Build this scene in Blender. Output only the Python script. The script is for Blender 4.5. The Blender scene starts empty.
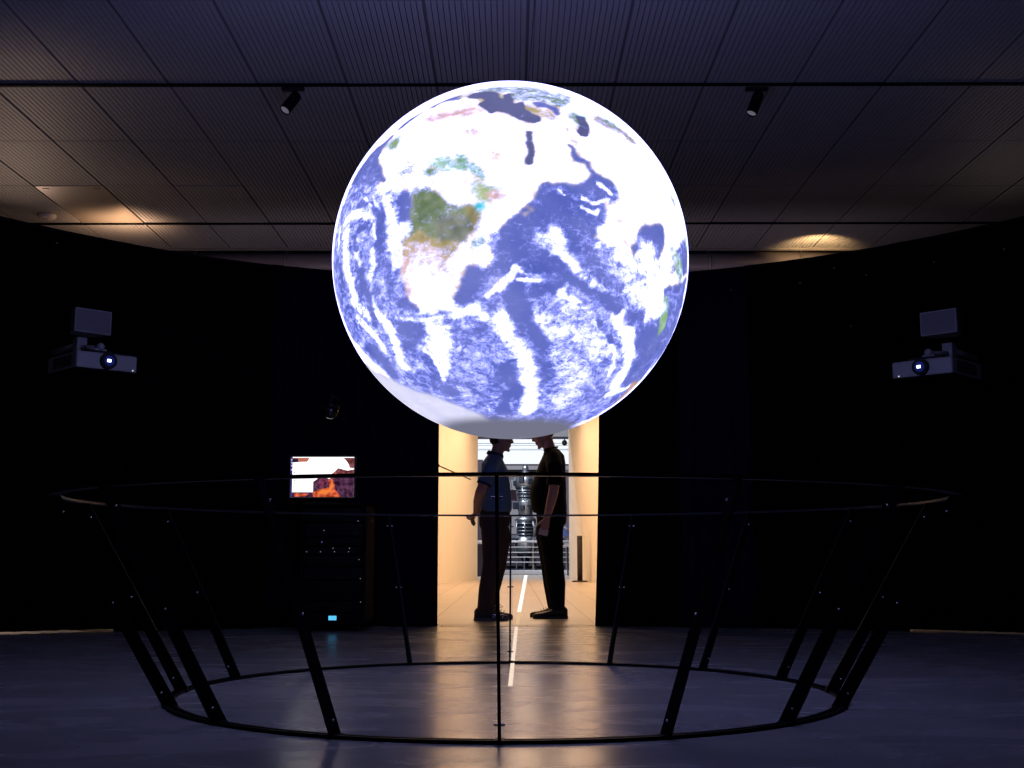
import bpy, bmesh, math, random
import numpy as np
from mathutils import Vector, Matrix

random.seed(7); np.random.seed(7)
scene = bpy.context.scene
COL = scene.collection
PI = math.pi

# ------------------------------------------------------------------ camera
F_PX, PITCH, CAM_H = 1201.6, 0.1406, 0.601          # focal length for a 1024 px wide frame
cam_data = bpy.data.cameras.new('camera')
cam_data.sensor_fit = 'HORIZONTAL'; cam_data.sensor_width = 36.0
cam_data.lens = 36.0 * F_PX / 1024.0
cam_data.clip_start = 0.05; cam_data.clip_end = 200
cam = bpy.data.objects.new('camera', cam_data); COL.objects.link(cam)
cam.location = (0, 0, CAM_H); cam.rotation_euler = (PI / 2 + PITCH, 0, 0)
scene.camera = cam

# ------------------------------------------------------------------ world, exposure
world = bpy.data.worlds.new('world'); scene.world = world; world.use_nodes = True
bg = world.node_tree.nodes['Background']
bg.inputs[0].default_value = (0.35, 0.4, 0.8, 1); bg.inputs[1].default_value = 0.0006
vs = scene.view_settings
vs.view_transform = 'Standard'; vs.look = 'None'; vs.gamma = 1.0; vs.exposure = 0.0
vs.use_curve_mapping = False

# ------------------------------------------------------------------ lamps
def area(name, loc, target, size, power, color, size_y=None):
    d = bpy.data.lights.new(name, 'AREA'); d.energy = power; d.color = color
    d.shape = 'RECTANGLE'; d.size = size; d.size_y = size_y or size
    o = bpy.data.objects.new(name, d); COL.objects.link(o); o.location = loc
    v = Vector(target) - Vector(loc)
    o.rotation_euler = v.to_track_quat('-Z', 'Y').to_euler(); return o
def spot(name, loc, target, power, color, angle, blend=.6, r=.05):
    d = bpy.data.lights.new(name, 'SPOT'); d.energy = power; d.color = color
    d.spot_size = math.radians(angle); d.spot_blend = blend; d.shadow_soft_size = r
    o = bpy.data.objects.new(name, d); COL.objects.link(o); o.location = loc
    v = Vector(target) - Vector(loc)
    o.rotation_euler = v.to_track_quat('-Z', 'Y').to_euler(); return o
WARM = (1.0, .61, .34)
area('hallway_lamp', (.25, 23.0, 3.70), (.25, 23.0, 0), 2.2, 265, WARM, 9.0)
area('hallway_lamp', (.1, 15.6, 3.70), (.1, 15.6, 0), 2.0, 72, WARM, 3.0)
area('atrium_lamp', (-3.0, 33.0, 9.0), (0, 41, 1.5), 4.0, 1500, (.80, .88, 1.0))
spot('uplight', (-3.62, 10.95, 3.36), (-3.66, 11.0, 3.7), 25, (1.0, .58, .32), 140, .8)
spot('uplight', (3.0, 11.45, 3.40), (3.05, 11.75, 3.7), 42, (1.0, .60, .25), 92, .8)
area('added_fill_lamp', (.1, 12.1, 2.18), (.1, 11.7, 0), 1.6, 13, (1.0, .72, .50), .4)  # added unseen fill light above the two men
area('hidden_lamp', (0, 11.0, 2.7), (0, 12.25, 3.6), 7.0, 7.0, (.95, .72, .85), .2)  # added out of view only to brighten the duct
area('hidden_lamp', (-5.2, 12.0, 2.6), (-4.4, 10.5, 0), .6, 60, (1.0, .68, .52))
area('hidden_lamp', (5.2, 12.0, 2.6), (4.4, 10.5, 0), .6, 8, (1.0, .75, .62))

# ------------------------------------------------------------------ helpers
FWD = Vector((0, math.cos(PITCH), math.sin(PITCH))); UPV = Vector((0, -math.sin(PITCH), math.cos(PITCH)))
def at(px, py, Y):
    """the point of the place at distance Y that the photograph shows at a pixel"""
    r = FWD * F_PX + Vector((1, 0, 0)) * (px - 512) + UPV * (384 - py)
    return Vector((0, 0, CAM_H)) + r * (Y / r.y)
def lin(c):
    c = c / 255.0
    return c / 12.92 if c <= .04045 else ((c + .055) / 1.055) ** 2.4
def rgb(r, g, b): return (lin(r), lin(g), lin(b), 1)

def mat(name, color, rough=.6, metal=0.0, spec=.5, emit=None, strength=1.0, noise=0.0, nscale=20.0, bump=0.0, bscale=60.0):
    m = bpy.data.materials.new(name); m.use_nodes = True
    nt = m.node_tree; b = nt.nodes['Principled BSDF']
    c = tuple(color[:3]) + (1,)
    b.inputs['Base Color'].default_value = c
    b.inputs['Roughness'].default_value = rough; b.inputs['Metallic'].default_value = metal
    b.inputs['Specular IOR Level'].default_value = spec
    if emit is not None:
        b.inputs['Emission Color'].default_value = tuple(emit[:3]) + (1,); b.inputs['Emission Strength'].default_value = strength
    tc = nt.nodes.new('ShaderNodeTexCoord')
    if noise > 0:
        n = nt.nodes.new('ShaderNodeTexNoise'); n.inputs['Scale'].default_value = nscale; n.inputs['Detail'].default_value = 5
        nt.links.new(tc.outputs['Object'], n.inputs['Vector'])
        mx = nt.nodes.new('ShaderNodeMixRGB'); mx.inputs[1].default_value = tuple(v * (1 - noise) for v in c[:3]) + (1,)
        mx.inputs[2].default_value = tuple(min(1, v * (1 + noise)) for v in c[:3]) + (1,)
        nt.links.new(n.outputs['Fac'], mx.inputs[0]); nt.links.new(mx.outputs[0], b.inputs['Base Color'])
    if bump > 0:
        n2 = nt.nodes.new('ShaderNodeTexNoise'); n2.inputs['Scale'].default_value = bscale; n2.inputs['Detail'].default_value = 4
        nt.links.new(tc.outputs['Object'], n2.inputs['Vector'])
        bp = nt.nodes.new('ShaderNodeBump'); bp.inputs['Strength'].default_value = bump; bp.inputs['Distance'].default_value = .01
        nt.links.new(n2.outputs['Fac'], bp.inputs['Height']); nt.links.new(bp.outputs[0], b.inputs['Normal'])
    return m

class MB:
    """collects shapes for ONE mesh object"""
    def __init__(s): s.v = []; s.f = []; s.sm = []; s.mi = []; s.M = Matrix.Identity(4); s.mat = 0
    def add(s, vs, fs, smooth=False):
        o = len(s.v)
        for p in vs: s.v.append(s.M @ Vector(p))
        for f in fs: s.f.append([o + i for i in f]); s.sm.append(smooth); s.mi.append(s.mat)
        return s
    def box(s, c, d, rz=0.0, m=None, bev=0.0):
        x, y, z = d[0] / 2, d[1] / 2, d[2] / 2
        R = m if m is not None else Matrix.Rotation(rz, 3, 'Z'); c = Vector(c)
        if bev <= 0:
            V = [(-x, -y, -z), (x, -y, -z), (x, y, -z), (-x, y, -z), (-x, -y, z), (x, -y, z), (x, y, z), (-x, y, z)]
            Fc = [(0, 3, 2, 1), (4, 5, 6, 7), (0, 1, 5, 4), (1, 2, 6, 5), (2, 3, 7, 6), (3, 0, 4, 7)]
            return s.add([c + R @ Vector(v) for v in V], Fc)
        bm = bmesh.new(); bmesh.ops.create_cube(bm, size=1)
        for v in bm.verts: v.co = Vector((v.co.x * d[0], v.co.y * d[1], v.co.z * d[2]))
        bmesh.ops.bevel(bm, geom=bm.edges[:], offset=bev, segments=3, affect='EDGES', profile=.5)
        bm.verts.index_update()
        s.add([c + R @ v.co for v in bm.verts], [[v.index for v in f.verts] for f in bm.faces], False); bm.free(); return s
    def tube(s, path, r, n=10, caps=True, up=None, smooth=True, rounded=False):
        path = [Vector(p) for p in path]; N = len(path)
        rad = list(r) if isinstance(r, (list, tuple)) else [r] * N
        rad = [(q, q) if not isinstance(q, (list, tuple)) else q for q in rad]
        if rounded:
            def ext(p0, p1, q):
                d = (p0 - p1).normalized(); m = (q[0] + q[1]) / 2
                return [(p0 + d * m * math.sin(a), (q[0] * math.cos(a), q[1] * math.cos(a))) for a in (.6, 1.1, 1.45)]
            a = ext(path[0], path[1], rad[0])[::-1]; b = ext(path[-1], path[-2], rad[-1])
            path = [p for p, _ in a] + path + [p for p, _ in b]; rad = [q for _, q in a] + rad + [q for _, q in b]; N = len(path)
        tang = []
        for i in range(N):
            t = path[min(i + 1, N - 1)] - path[max(i - 1, 0)]
            tang.append(t.normalized() if t.length > 1e-9 else Vector((0, 0, 1)))
        u = Vector(up) if up else (Vector((0, 0, 1)) if abs(tang[0].z) < .9 else Vector((1, 0, 0)))
        V = []; Fc = []
        for i in range(N):
            t = tang[i]; u = (u - t * u.dot(t))
            u = u.normalized() if u.length > 1e-6 else t.orthogonal().normalized()
            w = t.cross(u)
            for k in range(n):
                a = 2 * PI * k / n
                V.append(path[i] + u * (math.cos(a) * rad[i][0]) + w * (math.sin(a) * rad[i][1]))
        for i in range(N - 1):
            for k in range(n):
                k2 = (k + 1) % n; Fc.append((i * n + k, i * n + k2, (i + 1) * n + k2, (i + 1) * n + k))
        s.add(V, Fc, smooth)
        if caps:
            s.add(V[:n], [tuple(range(n))[::-1]], False); s.add(V[-n:], [tuple(range(n))], False)
        return s
    def lathe(s, prof, n=32, c=(0, 0, 0), m=None, smooth=True, caps=True):
        c = Vector(c); R = m if m is not None else Matrix.Identity(3); V = []; Fc = []; P = len(prof)
        for (r, z) in prof:
            for k in range(n):
                a = 2 * PI * k / n; V.append(c + R @ Vector((r * math.cos(a), r * math.sin(a), z)))
        for i in range(P - 1):
            for k in range(n):
                k2 = (k + 1) % n; Fc.append((i * n + k, i * n + k2, (i + 1) * n + k2, (i + 1) * n + k))
        s.add(V, Fc, smooth)
        if caps and prof[0][0] > 1e-4: s.add(V[:n], [tuple(range(n))[::-1]])
        if caps and prof[-1][0] > 1e-4: s.add(V[-n:], [tuple(range(n))])
        return s
    def ball(s, c, r, n=16, m=None):
        r = r if isinstance(r, (list, tuple)) else (r, r, r); R = m if m is not None else Matrix.Identity(3); c = Vector(c)
        V = []; Fc = []; h = n // 2
        for i in range(h + 1):
            t = PI * i / h
            for k in range(n):
                a = 2 * PI * k / n
                V.append(c + R @ Vector((r[0] * math.sin(t) * math.cos(a), r[1] * math.sin(t) * math.sin(a), r[2] * math.cos(t))))
        for i in range(h):
            for k in range(n):
                k2 = (k + 1) % n; Fc.append((i * n + k, (i + 1) * n + k, (i + 1) * n + k2, i * n + k2))
        return s.add(V, Fc, True)
    def rings(s, rs, n=28, e=2.0, smooth=True):
        """horizontal superellipse rings (cx, cy, z, rx, ry) from the bottom up"""
        V = []; Fc = []
        for (cx, cy, z, rx, ry) in rs:
            for k in range(n):
                a = 2 * PI * k / n; ca, sa = math.cos(a), math.sin(a)
                V.append((cx + rx * math.copysign(abs(ca) ** (2 / e), ca), cy + ry * math.copysign(abs(sa) ** (2 / e), sa), z))
        for i in range(len(rs) - 1):
            for k in range(n):
                k2 = (k + 1) % n; Fc.append((i * n + k, i * n + k2, (i + 1) * n + k2, (i + 1) * n + k))
        s.add(V, Fc, smooth); s.add(V[:n], [tuple(range(n))[::-1]]); s.add(V[-n:], [tuple(range(n))]); return s
    def prism(s, poly, z0, z1, m=None, c=(0, 0, 0)):
        """polygon in local xy extruded along local z"""
        R = m if m is not None else Matrix.Identity(3); c = Vector(c); n = len(poly)
        V = [c + R @ Vector((x, y, z0)) for x, y in poly] + [c + R @ Vector((x, y, z1)) for x, y in poly]
        return s.add(V, [tuple(range(n))[::-1], tuple(range(n, 2 * n))] + [(i, (i + 1) % n, n + (i + 1) % n, n + i) for i in range(n)])
    def mesh(s, name):
        me = bpy.data.meshes.new(name); me.from_pydata([tuple(v) for v in s.v], [], s.f)
        me.polygons.foreach_set('use_smooth', s.sm); me.polygons.foreach_set('material_index', s.mi)
        me.validate(); me.update(); return me
    def build(s, name, mats, parent=None, weld=True):
        me = s.mesh(name)
        if weld:
            bm = bmesh.new(); bm.from_mesh(me); bmesh.ops.remove_doubles(bm, verts=bm.verts, dist=1e-5)
            bmesh.ops.recalc_face_normals(bm, faces=bm.faces); bm.to_mesh(me); bm.free()
        for m in (mats if isinstance(mats, (list, tuple)) else [mats]): me.materials.append(m)
        return link(bpy.data.objects.new(name, me), parent)
    def skin(s, name, m, parent=None, voxel=.008, smooth=4, factor=.5):
        """fuse everything into one continuous surface"""
        me = s.mesh(name); o = bpy.data.objects.new(name, me); COL.objects.link(o)
        r = o.modifiers.new('r', 'REMESH'); r.mode = 'VOXEL'; r.voxel_size = voxel; r.use_smooth_shade = True
        if smooth:
            q = o.modifiers.new('s', 'SMOOTH'); q.factor = factor; q.iterations = smooth
        dg = bpy.context.evaluated_depsgraph_get(); ev = o.evaluated_get(dg)
        me2 = bpy.data.meshes.new_from_object(ev); me2.name = name
        o.modifiers.clear(); o.data = me2; bpy.data.meshes.remove(me)
        for p in me2.polygons: p.use_smooth = True
        me2.materials.clear(); me2.materials.append(m); o.parent = parent; return o
def link(o, parent=None):
    COL.objects.link(o); o.parent = parent; return o
def tag(o, label=None, cat=None, group=None, kind=None):
    if label: o['label'] = label
    if cat: o['category'] = cat
    if group: o['group'] = group
    if kind: o['kind'] = kind
    return o
def thing(name, loc, label, cat, rz=0.0, group=None):
    o = bpy.data.objects.new(name, None); o.empty_display_size = .1; COL.objects.link(o)
    o.location = loc; o.rotation_euler = (0, 0, rz); return tag(o, label, cat, group)
def struct(o, label=None): return tag(o, label, None, None, 'structure')
def inst(o, parent, mtx=None):
    c = o.copy(); COL.objects.link(c); c.parent = parent
    if mtx is not None: c.matrix_local = mtx
    return c

# ------------------------------------------------------------------ materials
M_black = mat('black_powder_coat', (.005, .005, .008), .5, spec=.10)
M_blackmetal = mat('dark_steel', (.012, .013, .018), .35, spec=.5)
M_plastic = mat('black_plastic', (.008, .008, .010), .4)
M_steel = mat('bright_steel', (.75, .75, .78), .22, 1.0)
M_greymetal = mat('grey_metal', (.30, .30, .33), .45, .6)
M_projector = mat('light_grey_plastic', (.52, .52, .54), .5, noise=.05)
M_rack = mat('rack_black', (.003, .003, .004), .6, spec=.2)
M_vent = mat('dark_grille', (.03, .03, .035), .6)
M_speaker = mat('grey_mesh', (.27, .26, .29), .65, noise=.15, nscale=400)
M_speakerbox = mat('grey_shell', (.24, .23, .26), .55)
M_wall = mat('warm_white_paint', (.80, .76, .68), .75, spec=.25, noise=.025, nscale=1.2)
M_facade = mat('pale_lavender_paint', (.27, .25, .32), .8)
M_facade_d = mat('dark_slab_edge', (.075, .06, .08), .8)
M_facade_w = mat('off_white_paint', (.55, .51, .53), .8)
M_silver = mat('engine_alloy', (.55, .57, .64), .34, .9, noise=.2, nscale=6)
M_engdark = mat('engine_dark', (.03, .035, .055), .5, .3)
M_railw = mat('pale_rail_steel', (.72, .72, .78), .4, .3)

def glow(name, color, strength):
    m = bpy.data.materials.new(name); m.use_nodes = True; nt = m.node_tree
    nt.nodes.remove(nt.nodes['Principled BSDF']); e = nt.nodes.new('ShaderNodeEmission')
    e.inputs[0].default_value = tuple(color[:3]) + (1,); e.inputs[1].default_value = strength
    nt.links.new(e.outputs[0], nt.nodes['Material Output'].inputs[0]); return m

def floor_material():
    m = bpy.data.materials.new('polished_concrete'); m.use_nodes = True; nt = m.node_tree; b = nt.nodes['Principled BSDF']
    N = nt.nodes.new; L = nt.links.new
    tc = N('ShaderNodeTexCoord')
    mp = N('ShaderNodeMapping'); mp.inputs['Scale'].default_value = (1.0, 2.2, 1); L(tc.outputs['Object'], mp.inputs[0])
    n1 = N('ShaderNodeTexNoise'); n1.inputs['Scale'].default_value = 1.1; n1.inputs['Detail'].default_value = 8; n1.inputs['Roughness'].default_value = .6; n1.inputs['Distortion'].default_value = 1.2
    L(mp.outputs[0], n1.inputs['Vector'])
    n2 = N('ShaderNodeTexNoise'); n2.inputs['Scale'].default_value = 9; n2.inputs['Detail'].default_value = 6
    L(mp.outputs[0], n2.inputs['Vector'])
    r = N('ShaderNodeValToRGB'); r.color_ramp.elements[0].position = .3; r.color_ramp.elements[0].color = (.40, .395, .40, 1)
    r.color_ramp.elements[1].position = .72; r.color_ramp.elements[1].color = (.50, .495, .50, 1); L(n1.outputs['Fac'], r.inputs[0])
    mx = N('ShaderNodeMixRGB'); mx.blend_type = 'MULTIPLY'; mx.inputs[0].default_value = .18
    L(r.outputs[0], mx.inputs[1]); L(n2.outputs['Color'], mx.inputs[2])
    L(mx.outputs[0], b.inputs['Base Color'])
    r2 = N('ShaderNodeMapRange'); r2.inputs['From Min'].default_value = .3; r2.inputs['From Max'].default_value = .7
    r2.inputs['To Min'].default_value = .20; r2.inputs['To Max'].default_value = .32; L(n1.outputs['Fac'], r2.inputs[0]); L(r2.outputs[0], b.inputs['Roughness'])
    b.inputs['Specular IOR Level'].default_value = .42
    bp = N('ShaderNodeBump'); bp.inputs['Strength'].default_value = .05; bp.inputs['Distance'].default_value = .008
    L(n2.outputs['Fac'], bp.inputs['Height']); L(bp.outputs[0], b.inputs['Normal']); return m
M_floor = floor_material()

def hall_floor_material():
    m = bpy.data.materials.new('pale_floor_planks'); m.use_nodes = True; nt = m.node_tree; b = nt.nodes['Principled BSDF']
    N = nt.nodes.new; L = nt.links.new
    tc = N('ShaderNodeTexCoord'); br = N('ShaderNodeTexBrick')
    br.inputs['Scale'].default_value = 1.0; br.inputs['Brick Width'].default_value = .36; br.inputs['Row Height'].default_value = 1.25
    br.inputs['Mortar Size'].default_value = .006; br.inputs['Color1'].default_value = (.52, .47, .41, 1); br.inputs['Color2'].default_value = (.58, .52, .45, 1)
    br.inputs['Mortar'].default_value = (.22, .19, .16, 1); br.offset = 0.0; L(tc.outputs['Object'], br.inputs['Vector'])
    L(br.outputs['Color'], b.inputs['Base Color']); b.inputs['Roughness'].default_value = .32; b.inputs['Specular IOR Level'].default_value = .4; return m
M_hallfloor = hall_floor_material()

def curtain_material(name, c):
    m = mat(name, c, .95, spec=.12, noise=.3, nscale=1.6); return m
M_curtain = [curtain_material('black_molton', (.0034, .0034, .0060)), curtain_material('blue_lit_molton', (.0075, .0080, .024)), curtain_material('bluer_lit_molton', (.0080, .0085, .028))]  # bluer copies put the room's blue light into the cloth colour

# ------------------------------------------------------------------ setting : floors, hallway walls, ceiling
def slab(name, x0, x1, y0, y1, z0, z1, m):
    b = MB(); b.box(((x0 + x1) / 2, (y0 + y1) / 2, (z0 + z1) / 2), (x1 - x0, y1 - y0, z1 - z0)); return b.build(name, m)
struct(slab('floor', -8, 8, -3.5, 10.32, -.12, 0, M_floor), 'polished grey concrete floor of the dark room')
fl = struct(slab('floor', -9, 9, 10.33, 35.4, -.12, 0, M_hallfloor), 'pale plank floor of the bright hallway beyond the curtains')
th = MB()
for k in range(-6, 8):
    th.box((-.59 + .35 * k + .01 * (k % 3), 10.325, .0005), (.006, .26, .002))
th.box((0, 10.20, .0005), (5.0, .006, .002)); th.box((0, 10.45, .0005), (5.0, .006, .002))
struct(th.build('trim_1', mat('dark_joint', (.05, .045, .045), .7)), 'row of dark joints across the doorway floor')

def wall(name, p0, p1, h, t, m, label):
    p0 = Vector(p0); p1 = Vector(p1); d = p1 - p0; a = math.atan2(d.y, d.x)
    b = MB(); c = (p0 + p1) / 2; b.box((c.x, c.y, h / 2), (d.length, t, h), a)
    return struct(b.build(name, m), label)
wall('wall_left', (-3.33, 12.74), (-.905, 29.0), 3.75, .16, M_wall, 'warm lit partition wall on the left of the hallway')
wall('wall_right', (3.233, 12.74), (1.475, 29.6), 3.75, .16, M_wall, 'warm lit partition wall on the right of the hallway')

CH = 3.7
M_block = mat('grey_light_block', (.12, .11, .115), .9)  # for an unseen slab and walls added to keep hallway light off the ceiling
struct(slab('ceiling', -3.5, 3.5, 10.72, 12.60, 2.22, 2.32, M_block), 'unseen light-blocking slab added behind the curtains')
struct(slab('wall_light_block', -3.5, -3.42, 9.80, 12.60, 0, 2.22, M_block), 'added light-blocking wall on the left behind the curtains')
struct(slab('wall_light_block', 3.42, 3.5, 9.80, 12.60, 0, 2.22, M_block), 'added light-blocking wall on the right behind the curtains')
struct(slab('ceiling', -4.5, 4.5, 12.72, 29.6, 3.75, 3.9, M_wall), 'plain ceiling of the warm lit hallway')
struct(slab('wall_header', -9, 9, 12.60, 12.72, 2.22, 4.3, mat('dark_header', (.03, .028, .032), .9)), 'dark header wall above the hallway mouth')  # reaches down out of sight to hold back hallway light
# ribbed ceiling : slats on a dark plenum, laid in panels with joints
M_slat = mat('ceiling_slat', (.27, .27, .285), .55, spec=.3, noise=.10, nscale=.9)
M_plenum = mat('ceiling_plenum', (.10, .10, .105), .9)
joints_y = [-.6, .55, 1.7, 2.85, 4.0, 5.2, 6.42, 7.64, 8.76, 9.88, 11.03, 11.98]
PW = .595; X0 = -2.88
cb = MB(); cb.mat = 1; cb.box((0, 5.7, CH + .024), (14, 12.6, .02)); cb.mat = 0
xs = [X0 + PW * k for k in range(-6, 17)]
rnd = random.Random(3)
for j in range(len(joints_y) - 1):
    ya, yb = joints_y[j] + .006, joints_y[j + 1] - .006
    for k in range(len(xs) - 1):
        x0 = xs[k] + .007
        if j == 9 and k == 4: continue                    # the smooth panel sits here
        nsl = 17; pit = (PW - .014) / nsl; dz = rnd.uniform(0, .004)
        for q in range(nsl):
            xa = x0 + q * pit; xb = xa + pit * .84
            z = CH + dz
            cb.add([(xa, ya, z), (xb, ya, z), (xb, yb, z), (xa, yb, z), (xa, ya, z + .010), (xb, ya, z + .010), (xb, yb, z + .010), (xa, yb, z + .010)],
                   [(0, 3, 2, 1), (0, 1, 5, 4), (1, 2, 6, 5), (2, 3, 7, 6), (3, 0, 4, 7)])
cb.mat = 2; cb.box((0, 12.0, CH + .02), (14, .05, .07))
struct(cb.build('ceiling', [M_slat, M_plenum, mat('ceiling_edge', (.20, .19, .19), .5)], weld=False), 'dark ribbed metal panel ceiling')
pb = MB(); pb.box((xs[4] + PW / 2, (joints_y[9] + joints_y[10]) / 2, CH + .004), (PW - .012, joints_y[10] - joints_y[9] - .014, .012), bev=.003)
for sx in (-.22, .22): pb.box((xs[4] + PW / 2 + sx, joints_y[9] + .07, CH - .003), (.05, .02, .006))
tag(pb.build('access_panel', mat('satin_panel', (.42, .38, .34), .35, .5)), 'smooth satin metal ceiling panel catching a warm glow at upper left', 'ceiling panel')

for Y, lab in ((7.64, 'nearer thin black lighting track across the ceiling, carrying the two spotlights'), (11.03, 'farther thin black lighting track across the ceiling, above the curtain tops')):
    t = thing('lighting_track', (0, Y, CH), lab, 'lighting track', rz=-.004)
    b = MB()
    for s in (-1, 1): b.box((0, s * .0095, -.007), (13.4, .004, .014))
    b.box((0, 0, 0), (13.4, .023, .004)); b.build('rail_body', M_black, t)
    for s in (-1, 1):
        b = MB(); b.box((s * 6.72, 0, -.012), (.04, .026, .02), bev=.003); b.build('end_cap', M_plastic, t)

# ventilation duct beyond the ceiling edge
d = thing('ventilation_duct', (0, 12.25, 3.595), 'round galvanised ventilation duct above the curtain tops at the ceiling edge', 'duct')
M_duct = mat('galvanised_sheet', (.33, .30, .35), .42, .4, noise=.25, nscale=2.0)
secs = [-6, -4.6, -3.3, -2.35, -1.2, .2, 1.62, 2.05, 3.0, 4.4, 6]
b = MB(); b.tube([(-6, 0, 0), (6, 0, 0)], .135, 28); b.build('pipe', M_duct, d)
for x in secs[1:-1]:
    b = MB(); b.tube([(x - .018, 0, 0), (x + .018, 0, 0)], .143, 28); b.build('joint_band', M_greymetal, d)
for x in (-4, -1.8, 1.0, 3.6):
    b = MB(); b.tube([(x, 0, .13), (x, 0, .70)], .006, 8); b.build('hanger_rod', M_greymetal, d)

sd = thing('smoke_detector', Vector((at(47, 216, 10.75).x, 10.75, CH)), 'small round white smoke detector on the ceiling at far left', 'smoke detector')
b = MB(); b.lathe([(.0, -.045), (.055, -.044), (.075, -.03), (.082, -.012), (.082, 0)][::-1], 28); b.build('housing', mat('white_plastic', (.6, .55, .5), .5), sd)
b = MB(); b.lathe([(0, -.055), (.03, -.052), (.034, -.043)][::-1], 20); b.build('sensor_cap', mat('cream_plastic', (.5, .45, .4), .5), sd)

# spotlights on the nearer track
def track_light(px, py, yaw, tilt, label):
    p = at(px, py, 7.62); t = thing('track_light', (p.x, 7.64, CH - .026), label, 'spotlight', group='spotlights on the ceiling track')
    b = MB(); b.box((0, 0, -.012), (.15, .032, .024), bev=.004); b.build('track_adapter', M_plastic, t)
    b = MB(); b.tube([(0, 0, -.02), (0, 0, -.065)], .010, 12); b.box((0, 0, -.07), (.028, .075, .02), bev=.004); b.build('pivot_arm', M_plastic, t)
    R = (Matrix.Rotation(yaw, 3, 'Z') @ Matrix.Rotation(tilt, 3, 'X'))     # local -z = beam
    c = Vector((0, 0, -.085))
    b = MB(); b.lathe([(.026, .055), (.034, .045), (.037, .03), (.037, -.11), (.033, -.115), (.032, -.10)][::-1], 28, c, R); b.build('lamp_head', M_black, t)
    b = MB(); b.lathe([(0, -.085), (.016, -.088), (.028, -.098), (.0315, -.104)], 24, c, R)
    b.build('lens', mat('frosted_lens', (.75, .70, .72), .15, .3, emit=(.8, .7, .75), strength=.12), t); return t  # weak emission stands in for light reflected by the lens
track_light(293, 85, -.75, -.62, 'short black ceiling spotlight left of the globe')
track_light(757, 90, -1.15, -.42, 'long black ceiling spotlight right of the globe')

# ------------------------------------------------------------------ curtains on a round rail
CC = Vector((0, 3.6)); CR = 6.75; CTOP = 3.05
def cpt(deg, r=CR): a = math.radians(deg); return Vector((CC.x + r * math.sin(a), CC.y + r * math.cos(a)))
def ctop(a): return 2.985 + .165 * (abs(a) / 33.0) ** 2
def curtain(a0, a1, label, m, hem=0.0, folds=9, amp=.025, top=CTOP, dr=0.0, spread=0.0, dots=()):
    t = thing('blackout_curtain', tuple(cpt((a0 + a1) / 2, CR + dr)) + (0,), label, 'curtain', group='black curtains around the globe')
    o = Vector((t.location.x, t.location.y, 0)); n = max(24, int(folds * 14)); rows = 10; ph = rnd.uniform(0, 6)
    def wave(u): return amp * (math.sin(2 * PI * folds * u + ph) + .35 * math.sin(2 * PI * folds * 2.3 * u + 2 * ph))
    b = MB(); V = []; Fc = []
    for j in range(rows + 1):
        q = j / rows
        for i in range(n + 1):
            u = i / n; ang = a0 + (a1 - a0) * u; z = hem + (ctop(ang) + dr * .3 - hem) * q
            if spread: ang += spread * (1 - q) ** 2 * (1 - u if spread < 0 else u)
            p = cpt(ang, CR + dr + wave(u) * (.45 + .55 * (1 - q)))
            V.append((p.x - o.x, p.y - o.y, z))
    nv = len(V)
    for j in range(rows):
        for i in range(n): k = j * (n + 1) + i; Fc.append((k, k + 1, k + n + 2, k + n + 1))
    V2 = []
    for (x, y, z) in V:
        w = (Vector((x, y)) + Vector((o.x, o.y)) - CC).normalized() * .006; V2.append((x + w.x, y + w.y, z))
    b.add(V + V2, Fc + [tuple(nv + k for k in f[::-1]) for f in Fc], True)
    rim = [i for i in range(n + 1)] + [j * (n + 1) + n for j in range(1, rows + 1)] + [rows * (n + 1) + i for i in range(n - 1, -1, -1)] + [j * (n + 1) for j in range(rows - 1, 0, -1)]
    b.add(V + V2, [(rim[i], rim[(i + 1) % len(rim)], nv + rim[(i + 1) % len(rim)], nv + rim[i]) for i in range(len(rim))])
    b.build('fabric', m, t)
    hb = MB(); pp = [V[i] for i in range(n + 1)]
    hb.tube([(x, y, z + .012) for x, y, z in pp], (.006), 6); hb.build('weighted_hem', m, t)
    rb = MB(); pp = []
    for i in range(n + 1): p = cpt(a0 + (a1 - a0) * i / n, CR + dr); pp.append((p.x - o.x, p.y - o.y, ctop(a0 + (a1 - a0) * i / n) + dr * .3 + .004))
    rb.tube(pp, .014, 8); rb.build('curtain_rail', M_black, t)
    for (px, py) in dots:  # a small pale ball at each dot
        p = None
        for Y in np.arange(7.5, 10.6, .02):
            q = at(px, py, Y)
            if (Vector((q.x, q.y)) - CC).length > CR - amp * 1.2 + dr - .02: p = q; break
        if p is not None:
            pb2 = MB(); pb2.ball((p.x - o.x, p.y - o.y, p.z), .0075, 10); pb2.build('pale_dot', M_dot, t)
    return t
M_dot = mat('pale_dot_metal', (.8, .8, .85), .3, .6)
curtain(-8.9, -5.35, 'narrow blue-lit black curtain at the left edge of the doorway', M_curtain[1], folds=3, amp=.022)
curtain(-17.6, -8.8, 'blue-lit black curtain hanging behind the equipment rack and lit monitor', M_curtain[1], folds=7, amp=.025, dr=.08)
curtain(-27.5, -17.4, 'black curtain just left of the equipment rack', M_curtain[0], folds=9)
curtain(-39, -27.3, 'black curtain behind the left projector and loudspeaker, hem raised off the floor', M_curtain[0], hem=.017, folds=10, dr=.08, dots=((57, 243),))
curtain(-58, -38.8, 'leftmost black curtain, cut off by the photo edge', M_curtain[0], hem=.017, folds=14)
curtain(6.45, 12.6, 'black curtain at the right edge of the doorway, flaring out at the floor', M_curtain[0], folds=5, amp=.03, spread=-.5)
curtain(12.2, 17.4, 'slightly bluer curtain second from the right edge of the doorway', M_curtain[2], folds=4, amp=.012, dr=-.08, dots=((731, 290),))
curtain(17.2, 27.5, 'black curtain between the bluer curtain and the right projector', M_curtain[0], folds=9, dots=((800, 283), (834, 268), (851, 326), (866, 275)))
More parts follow.
